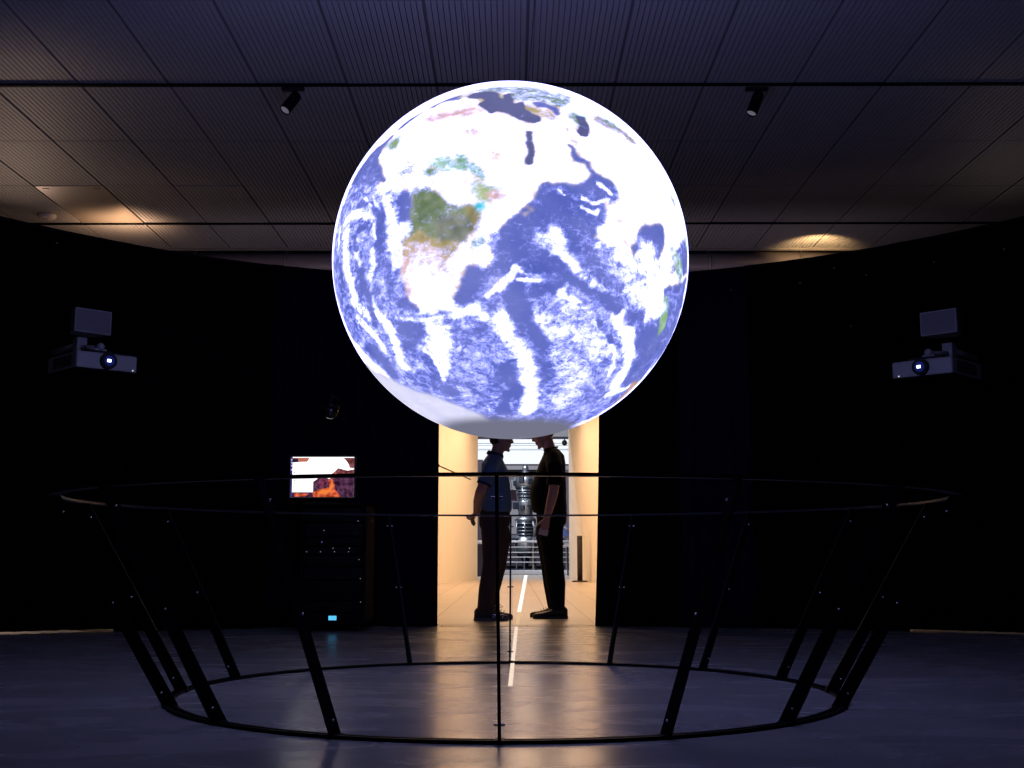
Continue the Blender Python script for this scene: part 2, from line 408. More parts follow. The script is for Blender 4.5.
curtain(27.3, 39, 'black curtain behind the right projector and loudspeaker, hem raised off the floor', M_curtain[0], hem=.014, folds=10, dr=.08, dots=((934, 262), (1004, 249)))
curtain(38.8, 58, 'rightmost black curtain, cut off by the photo edge', M_curtain[0], hem=.014, folds=14)

lb = MB(); lw = []  # unseen band added over the doorway to cut warm light on the ceiling
for i in range(13):
    a = -5.6 + 12.4 * i / 12; lw.append((cpt(a, CR + .02), cpt(a, CR + .05)))
V = [(p.x, p.y, z) for z in (2.25, 2.98) for q in lw for p in q]; m_ = len(lw) * 2
for i in range(12):
    k = 2 * i
    lb.add([V[k], V[k + 2], V[m_ + k + 2], V[m_ + k], V[k + 1], V[k + 3], V[m_ + k + 3], V[m_ + k + 1]], [(0, 1, 2, 3), (7, 6, 5, 4), (0, 4, 5, 1), (3, 2, 6, 7), (0, 3, 7, 4), (1, 5, 6, 2)])
struct(lb.build('wall_light_stop', M_curtain[0]), 'unseen black band added over the doorway to stop hallway light')
# ------------------------------------------------------------------ the globe (a lit sphere showing the earth from space)
GC = Vector((-.0075, 5.40, 1.930)); GR = .812
GROT = np.array([[-0.6033, 0.7015, 0.3793], [-0.7624, -0.647, -0.0159], [0.2343, -0.2988, 0.9251]])
OCEANS = [
 (0.4,[(-34.3,-28.0),(-32.3,-21.1),(-30.2,-14.0),(-26.4,-1.9),(-23.9,5.1),(-19.5,6.6),(-7.4,3.4),(-3.5,0.9),(-5.0,-0.9),(-5.9,-2.6),(0.3,-3.4),(9.1,-1.3),(11.8,-6.8),(12.8,-9.7),(11.8,-13.7),(11.7,-17.5),(13.6,-25.3)]),
 (0.1,[(-25.9,-0.4),(-24.4,3.8),(-22.4,9.0),(-16.6,13.9),(-11.7,19.5),(-9.5,26.3),(-6.1,32.9),(-1.7,37.5),(1.6,35.0),(-4.9,32.1),(-6.1,29.0),(-10.0,26.7),(-12.6,22.6),(-13.7,19.7),(-12.8,15.2),(-14.2,12.1),(-12.9,9.6),(-12.8,7.2),(-9.2,4.4),(-4.4,1.8),(-1.3,-0.8)]),
 (0.55,[(-1.7,5.4),(2.2,6.7),(7.9,5.3),(9.1,2.4),(5.5,1.4),(2.2,1.4)]),
 (0.02,[(2.7,36.9),(2.8,40.1),(10.3,41.9),(13.4,42.1),(17.1,39.6),(18.7,39.5),(16.8,41.8),(18.2,43.4),(22.0,39.7),(23.7,37.7),(26.4,39.9),(28.8,36.7),(31.0,36.5),(33.8,36.0),(35.7,36.2),(36.1,34.3),(35.0,32.4),(33.6,31.3),(30.3,31.1),(27.1,31.7),(22.9,32.9),(20.5,32.1),(20.2,30.6),(17.2,31.2),(15.2,32.8),(11.8,33.9),(12.4,36.2),(7.8,36.1)]),
 (0.12,[(29.1,41.3),(32.3,44.4),(35.7,43.2),(38.8,44.2),(42.1,41.3),(40.6,39.5),(37.9,40.8),(34.5,41.1),(31.4,39.7)]),
 (0.02,[(32.4,29.4),(33.6,27.8),(34.5,28.4),(35.3,28.0),(37.0,24.8),(37.8,24.1),(38.7,21.3),(40.6,18.6),(41.1,16.9),(39.1,15.8),(37.6,18.8),(35.6,23.6)]),
 (0.25,[(40.7,14.9),(41.9,15.0),(42.1,13.7),(41.1,13.7)]),
 (0.05,[(47.7,43.6),(51.0,44.9),(53.6,40.3),(53.7,36.2),(52.3,35.2),(49.2,36.2),(49.8,39.4)]),
 (0.06,[(47.7,28.8),(48.8,29.7),(50.3,28.8),(50.7,27.4),(52.7,25.8),(55.4,26.3),(56.1,26.6),(57.7,24.9),(60.7,24.0),(63.6,24.1),(65.7,23.8),(66.5,22.3),(57.4,17.5),(58.6,21.4),(58.5,22.4),(55.6,24.5),(55.3,25.1),(52.9,23.7),(51.1,23.9),(49.7,25.2),(49.2,27.7)]),
 (0.16,[(50.2,14.8),(51.8,16.2),(54.9,17.3),(57.4,19.1),(58.9,22.0),(58.4,22.7),(61.2,24.2),(64.2,23.9),(67.5,22.4),(69.4,19.7),(68.6,17.9),(66.4,17.0),(64.0,16.9),(65.5,15.0),(66.7,13.0),(66.8,10.5),(66.2,8.9),(65.9,7.1),(64.5,5.0),(61.8,4.1),(58.6,2.4),(55.2,1.7)]),
 (0.44,[(55.1,1.9),(58.6,2.5),(61.7,4.2),(64.8,5.3),(67.9,5.6),(72.4,5.3),(77.5,5.4),(84.6,5.4),(91.4,5.7),(91.8,0.3),(73.3,-8.1),(62.3,-13.3)]),
 (0.1,[(78.8,13.9),(80.6,15.7),(84.0,17.5),(86.3,19.7),(90.0,20.6),(91.4,19.5),(92.1,15.5),(91.9,12.9),(90.8,9.9),(90.0,8.3),(87.0,8.6),(82.9,9.2),(80.7,7.2),(80.0,4.9),(79.1,6.9),(76.9,7.5),(78.9,9.4),(78.9,11.9)]),
 (0.42,[(80.8,5.7),(84.2,6.1),(90.2,7.9),(94.0,6.8),(85.8,3.1)]),
 (0.1,[(105.7,18.6),(113.7,21.4),(116.9,15.2),(110.0,13.0)]),
 (0.25,[(98.9,11.7),(101.6,11.9),(101.5,9.9),(98.3,8.6)]),
 (0.22,[(42.2,0.5),(44.2,7.1),(45.2,12.7),(48.9,13.6),(50.1,11.5),(47.3,5.2),(42.4,-0.2),(39.3,-3.9),(44.2,-15.8),(72.4,-3.1),(74.8,-2.0),(61.0,1.8),(52.9,1.2),(48.1,7.2)]),
 (0.18,[(39.3,-3.9),(42.2,0.5),(45.9,4.9),(48.9,9.3),(50.0,11.9),(46.2,12.3),(45.4,13.3),(55.2,17.6),(61.0,1.8),(58.2,0.4),(60.0,-9.0),(44.2,-15.8)]),
 (0.38,[(37.9,-5.3),(40.2,-2.5),(41.7,-0.0),(45.4,3.2),(47.9,8.0),(50.0,11.0),(76.1,-6.1),(87.6,-2.2),(95.4,-4.2),(117.8,13.4),(121.4,5.4),(126.5,-6.2),(123.9,-19.8),(127.0,-37.7),(119.2,-55.6),(99.2,-69.2),(41.4,-75.2),(-2.1,-65.3),(-30.6,-50.9),(-36.5,-35.3),(-32.7,-22.5),(9.6,-23.2),(13.3,-22.5),(13.8,-27.2),(17.1,-31.5),(21.6,-33.5),(32.9,-30.8),(34.6,-25.1),(33.7,-20.4),(34.7,-17.6),(40.2,-15.0),(40.1,-10.7),(38.3,-10.2)]),
 (0.22,[(97.7,3.9),(117.4,14.3),(121.0,6.2),(124.3,-1.6),(127.4,-7.5),(122.9,-15.3),(114.5,-14.5),(102.1,-6.5),(99.5,-0.5)]),
 (0.28,[(103.0,21.3),(111.9,24.5),(116.9,15.3),(106.3,11.7),(98.3,12.6)]),
]
LANDS = [
 ((122,138,106),0.12,[(10.2,-0.7),(12.9,0.7),(18.1,-0.5),(21.8,-1.2),(24.0,-2.1),(26.9,-2.2),(28.5,-0.3),(31.0,-1.4),(33.6,-3.7),(33.0,-6.2),(31.5,-7.5),(31.1,-9.6),(30.1,-11.1),(25.6,-12.5),(18.5,-12.4),(12.8,-15.2),(11.2,-14.8),(12.2,-10.6),(11.4,-5.3),(9.6,-2.4)]),
 ((176,160,112),0.22,[(11.2,-14.8),(18.4,-12.2),(25.5,-12.3),(30.1,-11.1),(29.6,-14.3),(31.8,-18.2),(28.6,-21.4),(26.0,-24.6),(22.5,-29.5),(15.8,-26.5),(13.9,-21.6),(12.1,-17.5)]),
 ((150,142,100),0.18,[(27.6,-1.0),(31.0,-1.4),(33.7,-3.6),(34.0,-6.7),(31.5,-8.5),(28.5,-6.2)]),
 ((126,132,120),0.12,[(20.7,-7.3),(24.1,-5.7),(29.4,-4.0),(31.5,-7.7),(31.1,-11.5),(24.9,-12.9),(21.3,-10.8)]),
 ((222,182,172),0.2,[(12.9,-19.6),(15.9,-20.5),(17.7,-23.9),(20.1,-27.9),(22.5,-32.3),(18.9,-32.5),(16.0,-31.2),(14.5,-25.4)]),
 ((205,180,150),0.45,[(13.6,-16.3),(18.4,-14.6),(27.9,-15.6),(31.3,-15.7),(30.3,-18.5),(26.6,-22.1),(22.3,-25.2),(17.0,-22.8),(13.7,-19.4)]),
 ((120,150,105),0.35,[(33.1,-10.2),(35.8,-7.1),(37.5,-7.4),(37.2,-10.6),(34.9,-12.3)]),
 ((70,200,225),0.0,[(30.9,-1.1),(31.6,0.6),(32.9,0.7),(33.0,-0.7),(31.7,-2.0)]),
 ((132,162,108),0.18,[(-14.4,12.5),(-11.4,14.9),(-8.4,16.4),(-7.0,13.8),(-5.1,10.8),(-4.9,9.4),(-9.4,10.8)]),
 ((118,150,96),0.14,[(8.4,4.5),(10.1,5.9),(15.0,5.6),(15.9,3.5),(11.7,3.0)]),
 ((128,176,118),0.26,[(17.7,12.4),(19.1,13.9),(22.0,11.8),(25.2,11.4),(29.4,9.7),(31.3,9.1),(28.0,7.4),(25.1,8.2),(21.8,9.0)]),
 ((165,205,170),0.42,[(8.8,8.1),(11.0,10.8),(17.4,11.4),(23.3,8.5),(21.0,6.1),(13.9,6.0)]),
 ((180,195,150),0.34,[(25.1,6.5),(30.7,6.7),(34.5,7.3),(36.0,3.7),(33.2,1.0),(29.8,1.4),(27.1,2.9)]),
 ((222,185,172),0.42,[(32.0,3.8),(34.8,6.5),(37.3,2.5),(34.9,0.8)]),
 ((226,185,178),0.38,[(-6.2,22.8),(-2.2,25.4),(3.5,28.6),(11.2,33.1),(16.0,29.9),(12.4,26.2),(5.3,24.2),(-1.6,21.1)]),
 ((214,176,168),0.3,[(15.5,21.9),(17.6,23.3),(20.6,20.8),(18.9,19.8)]),
 ((232,205,170),0.38,[(26.7,15.2),(29.9,17.4),(33.2,15.8),(30.8,13.9),(28.4,13.5)]),
 ((220,190,175),0.6,[(45.3,4.3),(43.1,4.9),(45.2,2.6),(43.2,1.7)]),
 ((205,190,150),0.42,[(-1.1,35.6),(-0.5,39.7),(1.8,40.8),(2.8,37.4),(1.4,35.4)]),
 ((205,185,140),0.2,[(8.0,36.0),(12.4,36.2),(12.1,34.8),(9.8,35.1)]),
 ((185,175,125),0.2,[(13.7,42.2),(14.4,42.4),(17.2,40.7),(19.2,39.6),(18.7,38.8),(16.8,39.7),(14.8,40.6)]),
 ((195,180,140),0.2,[(14.4,36.9),(15.0,37.9),(16.8,37.1),(16.1,36.2)]),
 ((120,140,105),0.42,[(3.4,41.9),(8.4,45.0),(14.8,48.3),(22.6,50.6),(29.5,52.6),(36.2,53.2),(42.4,51.5),(41.3,47.0),(37.5,44.4),(35.0,44.8),(32.6,44.9),(28.9,43.2),(28.5,41.0),(21.9,39.8),(18.2,43.6),(14.1,42.7),(6.4,41.1)]),
 ((190,172,115),0.22,[(27.2,38.5),(29.1,39.9),(31.5,38.5),(35.2,39.7),(39.0,39.4),(42.7,38.0),(41.7,36.3),(38.2,36.2),(33.3,37.0),(30.9,36.7),(28.8,36.7)]),
 ((110,140,95),0.3,[(35.6,48.8),(38.7,50.6),(42.5,49.0),(41.6,46.1),(38.3,45.4)]),
 ((115,140,85),0.3,[(43.5,44.0),(46.4,46.5),(47.9,43.8),(49.5,40.7),(48.8,38.0),(46.3,40.2),(44.3,41.4)]),
 ((200,172,110),0.4,[(44.8,34.9),(46.1,35.4),(50.3,33.0),(52.7,29.6),(52.1,29.0),(49.3,31.2),(46.0,32.7)]),
 ((95,195,225),0.05,[(47.2,43.3),(49.4,45.2),(52.7,45.3),(50.6,43.4),(49.0,42.9)]),
 ((150,140,100),0.34,[(54.0,45.3),(57.8,51.8),(62.1,50.9),(69.5,49.8),(77.7,49.5),(78.9,46.7),(75.7,44.9),(70.0,46.3),(63.6,46.0),(57.7,45.3)]),
 ((120,145,105),0.4,[(55.6,50.7),(59.9,51.1),(67.6,51.2),(70.5,50.5),(67.5,48.1),(61.1,48.4)]),
 ((212,190,120),0.5,[(65.2,38.7),(67.2,41.5),(70.0,40.3),(68.9,38.4),(66.4,37.2)]),
 ((228,200,165),0.42,[(62.6,33.5),(65.9,34.9),(68.8,33.2),(66.1,31.6),(63.3,32.2)]),
 ((222,186,150),0.4,[(54.2,29.3),(56.8,28.5),(60.2,26.3),(58.9,25.5),(55.6,27.4)]),
 ((150,160,125),0.35,[(95.4,36.4),(99.2,36.6),(101.7,34.3),(103.4,32.4),(98.9,31.7),(96.1,33.3)]),
 ((150,185,140),0.5,[(94.8,17.6),(98.8,17.6),(101.9,17.1),(104.4,13.9),(102.1,12.1),(97.9,13.8),(95.9,15.5)]),
 ((120,170,130),0.3,[(110.2,27.1),(111.2,25.6),(112.9,22.8),(111.1,20.9),(108.1,23.8)]),
 ((215,205,160),0.55,[(76.8,10.4),(78.0,11.9),(79.0,11.5),(78.7,10.1),(77.5,9.3)]),
 ((150,190,140),0.35,[(97.6,0.4),(100.8,2.6),(106.6,-1.3),(109.3,-5.7),(107.6,-9.0),(101.3,-4.1)]),
 ((150,185,140),0.35,[(98.4,15.1),(103.7,17.2),(108.9,14.0),(109.4,10.0),(103.0,10.2)]),
 ((200,158,128),0.12,[(125.5,-33.3),(120.5,-29.0),(116.2,-24.1),(124.0,-20.6),(123.0,-15.9),(123.4,-17.7),(124.5,-22.9),(125.5,-28.2),(126.3,-32.8)]),
 ((196,178,132),0.12,[(45.4,-16.4),(46.3,-17.0),(45.3,-19.3),(44.3,-21.6),(43.1,-21.9),(43.1,-19.5),(43.8,-17.3)]),
 ((150,166,176),0.4,[(-3.6,37.0),(1.5,43.3),(6.4,46.7),(14.9,51.0),(26.5,54.6),(40.8,56.7),(42.4,51.5),(36.2,53.2),(29.5,52.6),(22.6,50.6),(14.8,48.3),(8.4,45.0),(3.4,41.9),(-0.2,39.5)]),
]
CLOUDS = [
 (0.77,1.68,0.75,[(61.6,20.6),(63.0,20.6),(65.1,19.7)]),
 (0.68,1.05,0.75,[(59.2,10.9),(64.1,12.1)]),
 (0.65,1.26,0.75,[(58.7,13.7),(63.0,14.1),(64.9,16.9)]),
 (0.56,0.92,0.75,[(50.9,12.9),(53.1,12.4)]),
 (0.12,2.94,0.75,[(58.2,-1.5),(60.2,0.7),(63.7,0.7)]),
 (0.14,2.31,0.75,[(63.7,-3.3),(66.1,-2.6),(68.6,-2.6)]),
 (0.2,2.52,0.75,[(67.4,-5.2),(70.5,-4.0)]),
 (0.12,3.77,0.75,[(59.4,-7.7),(62.5,-7.8)]),
 (0.3,1.26,0.75,[(69.3,6.7),(70.6,7.2)]),
 (0.3,1.26,0.75,[(70.7,12.4),(72.1,12.7)]),
 (0.3,1.09,0.75,[(70.6,-0.4),(74.4,-1.1)]),
 (0.3,1.09,0.75,[(74.6,7.3),(76.4,6.9)]),
 (0.79,2.94,0.75,[(67.2,7.3),(71.1,8.4),(75.6,10.2)]),
 (0.77,2.52,0.75,[(74.0,2.8),(79.7,3.1),(84.3,3.6)]),
 (0.77,2.1,0.75,[(60.6,-3.1),(62.8,-1.3),(67.3,-0.4)]),
 (0.77,1.89,0.95,[(-18.9,-12.7),(-11.3,-10.4),(-5.2,-10.6),(-2.9,-11.8)]),
 (0.79,3.35,0.8999999999999999,[(-18.0,-17.1),(-15.6,-22.3),(-13.5,-28.7)]),
 (0.74,1.68,0.75,[(-23.2,-14.1),(-23.5,-18.1),(-23.2,-22.9)]),
 (0.71,1.26,0.75,[(-1.2,-13.7),(0.4,-16.6),(1.9,-18.7)]),
 (0.77,2.94,0.75,[(1.4,-5.6),(5.2,-9.0),(7.9,-13.2),(7.8,-16.3)]),
 (0.79,3.77,0.75,[(11.5,-11.8),(9.5,-14.9),(9.5,-18.3),(11.6,-22.4)]),
 (0.62,0.92,0.75,[(-11.8,-5.6),(-7.0,-8.3),(-4.5,-9.1)]),
 (0.62,0.92,0.75,[(-4.9,-5.7),(-3.0,-8.0),(-0.3,-9.0)]),
 (0.68,2.1,0.75,[(0.4,-22.0),(1.5,-24.9),(0.5,-27.6)]),
 (0.65,1.51,0.75,[(-9.0,-22.8),(-5.5,-25.6),(-4.6,-28.2)]),
 (0.02,2.94,0.95,[(1.3,-10.7),(3.0,-15.1),(3.6,-19.3)]),
 (0.05,2.52,0.75,[(7.0,-3.6),(9.0,-5.7),(9.8,-8.7)]),
 (0.15,2.1,0.75,[(-19.7,-1.9),(-14.4,-0.0)]),
 (0.2,2.52,0.75,[(-9.6,-14.3),(-5.4,-13.3)]),
 (0.15,1.68,0.75,[(-11.0,-17.5),(-9.2,-21.3)]),
 (0.77,2.52,0.75,[(-12.1,8.1),(-5.4,5.8)]),
 (0.2,2.52,0.75,[(-16.3,4.6),(-8.6,-0.0)]),
 (0.3,1.68,0.75,[(-16.4,0.1),(-11.6,-1.2)]),
 (0.8,4.19,0.75,[(-16.2,-25.9),(-11.6,-31.2),(-10.7,-35.1)]),
 (0.77,3.02,0.75,[(0.2,-36.4),(7.8,-42.6),(12.5,-47.7),(14.3,-55.0)]),
 (0.79,5.87,0.75,[(30.2,-37.1),(33.2,-40.6),(28.6,-46.1),(33.8,-47.9)]),
 (0.74,2.51,0.75,[(35.2,-48.5),(36.6,-54.5)]),
 (0.78,3.35,0.75,[(45.0,-27.7),(53.6,-30.3),(60.4,-33.8)]),
 (0.74,4.19,0.75,[(-37.4,-37.8),(-42.2,-48.1),(-26.7,-60.2)]),
 (0.68,3.02,0.75,[(-12.1,-43.3),(-0.9,-48.2),(1.4,-50.6)]),
 (0.8,7.54,0.75,[(20.4,-24.7),(25.6,-26.4),(29.6,-24.4)]),
 (0.79,4.19,0.75,[(22.0,-32.1),(29.0,-28.5),(37.9,-27.9),(44.9,-27.4)]),
 (0.68,1.68,0.75,[(13.6,-39.0),(26.8,-35.6),(37.0,-30.3)]),
 (0.74,3.35,0.75,[(-13.4,-38.5),(-0.9,-40.6)]),
 (0.78,5.03,0.75,[(36.0,-13.8),(33.8,-16.8),(30.9,-17.8)]),
 (0.74,1.51,0.75,[(46.9,-13.0),(45.8,-17.8),(43.8,-22.9)]),
 (0.05,3.77,0.75,[(-14.1,-52.1),(-4.8,-54.1),(2.1,-59.6)]),
 (0.05,5.87,0.75,[(16.0,-41.8),(23.1,-40.0),(19.8,-44.3)]),
 (0.1,2.85,0.75,[(27.0,-49.0),(32.4,-55.3)]),
 (0.04,5.03,0.75,[(36.6,-18.5),(38.6,-20.5),(38.5,-23.7),(36.2,-25.7)]),
 (0.12,3.02,0.75,[(-4.4,-27.6),(-0.6,-36.5),(0.8,-42.8)]),
 (0.12,2.51,0.75,[(-21.5,-27.5),(-19.8,-31.5)]),
 (0.03,5.03,0.75,[(49.2,-18.0),(53.9,-24.1),(57.2,-28.7)]),
 (0.1,2.51,0.75,[(68.0,-49.6),(74.2,-58.3)]),
 (0.08,2.51,0.75,[(14.6,-33.9),(21.1,-33.1)]),
 (0.2,3.02,0.75,[(8.4,-25.1),(9.6,-29.4)]),
 (0.2,3.02,0.75,[(40.6,-58.1),(46.1,-59.6)]),
 (0.3,3.02,0.75,[(43.8,-24.9),(48.0,-28.3)]),
 (0.79,4.02,0.75,[(49.6,-27.6),(57.7,-32.2),(65.7,-37.5),(74.0,-42.9),(82.7,-52.0)]),
 (0.71,5.87,0.75,[(57.6,-3.9),(66.5,-4.5),(76.0,-4.1),(90.8,-2.4)]),
 (0.8,4.19,0.75,[(82.9,-11.0),(90.3,-13.9),(98.9,-19.9),(107.7,-27.9)]),
 (0.78,7.54,0.75,[(84.2,8.8),(92.7,3.4),(96.6,-3.4)]),
 (0.68,1.17,0.75,[(62.5,-13.7),(72.6,-14.9),(82.3,-17.4),(90.5,-21.3),(97.5,-26.6)]),
 (0.62,5.87,0.75,[(59.5,-24.2),(68.0,-24.0),(78.2,-22.0),(87.4,-23.6)]),
 (0.68,1.34,0.75,[(49.3,-16.3),(59.0,-12.1),(62.8,-12.8)]),
 (0.68,2.51,0.75,[(47.8,-13.0),(45.7,-19.4)]),
 (0.65,3.35,0.75,[(104.7,-8.2),(97.2,-7.5),(103.4,0.1)]),
 (0.74,2.51,0.75,[(108.7,-31.9),(115.4,-27.3),(115.0,-22.7)]),
 (0.77,2.18,0.75,[(126.9,-36.9),(125.9,-30.9),(124.3,-22.1),(123.5,-18.3)]),
 (0.74,2.01,0.75,[(125.6,-4.2),(121.8,4.4),(118.4,12.1)]),
 (0.02,3.52,0.8999999999999999,[(50.8,-21.3),(57.7,-25.9),(65.4,-28.8),(75.3,-36.4)]),
 (0.08,4.19,0.75,[(51.4,-8.3),(56.7,-7.5),(60.1,-9.2)]),
 (0.12,2.18,0.75,[(64.6,-9.5),(74.4,-9.9),(82.4,-10.4)]),
 (0.15,1.68,0.75,[(74.2,-14.2),(81.8,-16.8),(87.1,-19.0)]),
 (0.04,7.54,0.6000000000000001,[(99.7,-11.0),(106.0,-10.5),(111.7,-14.3),(108.1,-19.5)]),
 (0.08,5.03,0.75,[(88.2,-9.5),(91.8,-8.0)]),
 (0.05,5.03,0.75,[(118.5,-18.5),(110.9,-24.0)]),
 (0.25,5.03,0.75,[(103.8,2.0),(115.7,4.3)]),
 (0.05,3.35,0.75,[(60.5,-40.9),(71.9,-47.8)]),
 (0.3,5.03,0.75,[(65.6,-2.6),(78.5,-4.6)]),
 (0.15,3.35,0.75,[(60.0,-12.4),(55.5,-16.9)]),
 (0.53,7.54,0.75,[(73.5,-30.9),(85.8,-32.7),(91.4,-41.5)]),
 (0.5,5.03,0.75,[(74.0,-16.8),(67.8,-18.0)]),
 (0.1,5.03,0.75,[(44.3,-10.4),(46.4,1.5),(50.2,8.1)]),
 (0.56,3.35,0.75,[(50.1,-1.7),(53.4,-1.8)]),
 (0.71,4.19,0.75,[(53.9,0.8),(59.9,-3.5),(66.2,-3.8)]),
 (0.12,5.03,0.75,[(59.9,0.4),(65.5,-2.5)]),
]

def vnoise(P, seed):
    """smooth value noise on an (n,3) array"""
    r = np.random.RandomState(seed); T = r.rand(64, 64, 64).astype(np.float32)
    I = np.floor(P).astype(int); f = P - I; f = f * f * (3 - 2 * f); I &= 63; J = (I + 1) & 63
    def g(a, b, c): return T[a, b, c]
    x0, y0, z0 = I.T; x1, y1, z1 = J.T; fx, fy, fz = f.T
    a = g(x0, y0, z0) * (1 - fx) + g(x1, y0, z0) * fx; b = g(x0, y1, z0) * (1 - fx) + g(x1, y1, z0) * fx
    c = g(x0, y0, z1) * (1 - fx) + g(x1, y0, z1) * fx; d = g(x0, y1, z1) * (1 - fx) + g(x1, y1, z1) * fx
    return (a * (1 - fy) + b * fy) * (1 - fz) + (c * (1 - fy) + d * fy) * fz
def fbm(P, seed, o=4):
    s = 0; a = .5
    for k in range(o): s = s + a * (vnoise(P * 2 ** k, seed + k) - .5); a *= .55
    return s
def inside(X, Y, poly):
    r = np.zeros(X.shape, bool); n = len(poly); j = n - 1
    for i in range(n):
        xi, yi = poly[i]; xj, yj = poly[j]
        if yi != yj:
            c = ((yi > Y) != (yj > Y)) & (X < (xj - xi) * (Y - yi) / (yj - yi) + xi); r ^= c
        j = i
    return r
def blur(A, k):
    for _ in range(2):
        for ax in (0, 1):
            B = A.copy(); c = 1
            for d in range(1, k + 1):
                if ax == 0:
                    B[d:] += A[:-d]; B[:d] += A[:1]; B[:-d] += A[d:]; B[-d:] += A[-1:]
                else: B += np.roll(A, d, 1) + np.roll(A, -d, 1)
                c += 2
            A = B / c
    return A
def make_globe():
    lons = np.concatenate([np.arange(-80, 150, .33), np.arange(150, 280, 2.6)]); lats = np.arange(-90, 90.01, .333333)
    LO, LA = np.meshgrid(lons, lats); rl, rp = np.radians(LO), np.radians(LA)
    U = np.stack([np.cos(rp) * np.cos(rl), np.cos(rp) * np.sin(rl), np.sin(rp)], -1); Pn = U.reshape(-1, 3) + 4.0
    W = U.reshape(-1, 3) @ GROT.T
    wx = fbm(Pn * 14, 1).reshape(LO.shape) * 3.2; wy = fbm(Pn * 14, 11).reshape(LO.shape) * 3.2     # ragged coasts
    X = LO + wx / np.maximum(np.cos(rp), .2); Yd = LA + wy
    base = np.zeros(LO.shape + (3,)); cover = np.full(LO.shape, .80)
    des = fbm(Pn * 9, 21).reshape(LO.shape)[..., None]
    base[:] = np.array([236, 214, 200]) + des * np.array([30, 50, 60])
    back = (LO > 140) | (LO < -72); sea = np.array([100, 112, 196.]); base[back] = sea; cover[back] = .45
    sv = fbm(Pn * 5, 31).reshape(LO.shape)[..., None]
    for den, poly in OCEANS:
        k = inside(X, Yd, poly); base[k] = (sea + sv * np.array([60, 50, 30]))[k]; cover[k] = den
    lv = fbm(Pn * 26, 41).reshape(LO.shape)[..., None]
    for col, den, poly in LANDS:
        k = inside(X, Yd, poly); base[k] = (np.array(col) + lv * np.array([95, 80, 80]))[k]; cover[k] = den
    base = np.stack([blur(base[..., i], 1) for i in range(3)], -1); cover = blur(cover, 4)
    for den, poly in OCEANS:                                        # clear-cut coasts
        if den <= .22 and den != .16:
            k = blur(inside(X, Yd, poly).astype(float), 1); k = np.clip((k - .25) * 2, 0, 1)
            cover = cover * (1 - k) + den * k
            if den <= .05: base = base * (1 - k[..., None]) + (np.array([92, 95, 142.]) + sv * 30) * k[..., None]
    wx2 = fbm(Pn * 8, 51).reshape(LO.shape) * 4.5; wy2 = fbm(Pn * 8, 61).reshape(LO.shape) * 4.5
    XS = LO + wx2 / np.maximum(np.cos(rp), .2); YS = LA + wy2
    for den, w, soft, poly in CLOUDS:
        p = np.array(poly); m = w * (1 + soft)
        cl = np.maximum(np.cos(np.radians(YS)), .15)
        d = np.full(LO.shape, 99.0)
        sel = (YS > p[:, 1].min() - m) & (YS < p[:, 1].max() + m)
        xs_, ys_, c_ = XS[sel], YS[sel], cl[sel]; dd = np.full(xs_.shape, 99.0)
        for a, b in (zip(p[:-1], p[1:]) if len(p) > 1 else [(p[0], p[0] + .01)]):
            ax, ay = (b[0] - a[0]) * c_, b[1] - a[1]; qx, qy = (xs_ - a[0]) * c_, ys_ - a[1]
            t = np.clip((qx * ax + qy * ay) / (ax * ax + ay * ay + 1e-9), 0, 1); dd = np.minimum(dd, np.hypot(qx - t * ax, qy - t * ay))
        d[sel] = dd; h = w * .5
        k = np.clip((h * (1 + soft) - d) / (2 * soft * h), 0, 1); k = k * k * (3 - 2 * k); cover = cover * (1 - k) + den * k
    # polar ice
    edge = np.interp(LO, [-60, -34, -27, 3, 25, 48, 68, 78, 87, 100, 150, 300], [-57, -57, -60, -63, -63, -63, -62, -63, -66, -68, -68, -60]) + wy2 * .6
    k = np.clip((edge - LA) / 3.0, 0, 1); k = (k * k * (3 - 2 * k))
    ice = np.array([222, 222, 248.]) + fbm(Pn * 7, 71).reshape(LO.shape)[..., None] * np.array([50, 46, 20])
    base = base * (1 - k[..., None]) + ice * k[..., None]; cover = cover * (1 - k) + .06 * k
    lin_ = np.clip(base, 0, 255) / 255.0; lin_ = np.where(lin_ <= .04045, lin_ / 12.92, ((lin_ + .055) / 1.055) ** 2.4)
    # where the projected picture ends, close to the bottom of the ball
    wz = W[:, 2].reshape(LO.shape); reach = np.clip((wz + .95) / .05, 0, 1); reach = reach * reach * (3 - 2 * reach)
    nl, nm = LO.shape
    co = (W * GR).astype(np.float32); me = bpy.data.meshes.new('globe'); idx = np.arange(nl * nm).reshape(nl, nm)
    a = idx[:-1, :]; b2 = np.roll(idx, -1, 1)[:-1, :]; c = np.roll(idx, -1, 1)[1:, :]; d2 = idx[1:, :]
    q = np.stack([a, b2, c, d2], -1).reshape(-1, 4)
    me.vertices.add(len(co)); me.vertices.foreach_set('co', co.ravel())
    me.loops.add(q.size); me.loops.foreach_set('vertex_index', q.ravel().astype(np.int32))
    me.polygons.add(len(q)); me.polygons.foreach_set('loop_start', np.arange(0, q.size, 4, dtype=np.int32))
    me.polygons.foreach_set('use_smooth', np.ones(len(q), bool)); me.update(calc_edges=True)
    at1 = me.attributes.new('ground', 'FLOAT_COLOR', 'POINT'); at1.data.foreach_set('color', np.concatenate([lin_.reshape(-1, 3), np.ones((len(co), 1))], 1).astype(np.float32).ravel())
    at2 = me.attributes.new('cloudiness', 'FLOAT', 'POINT'); at2.data.foreach_set('value', cover.astype(np.float32).ravel())
    at3 = me.attributes.new('picture', 'FLOAT', 'POINT'); at3.data.foreach_set('value', reach.astype(np.float32).ravel())
    m = bpy.data.materials.new('earth_picture'); m.use_nodes = True; nt = m.node_tree; N = nt.nodes.new; L = nt.links.new
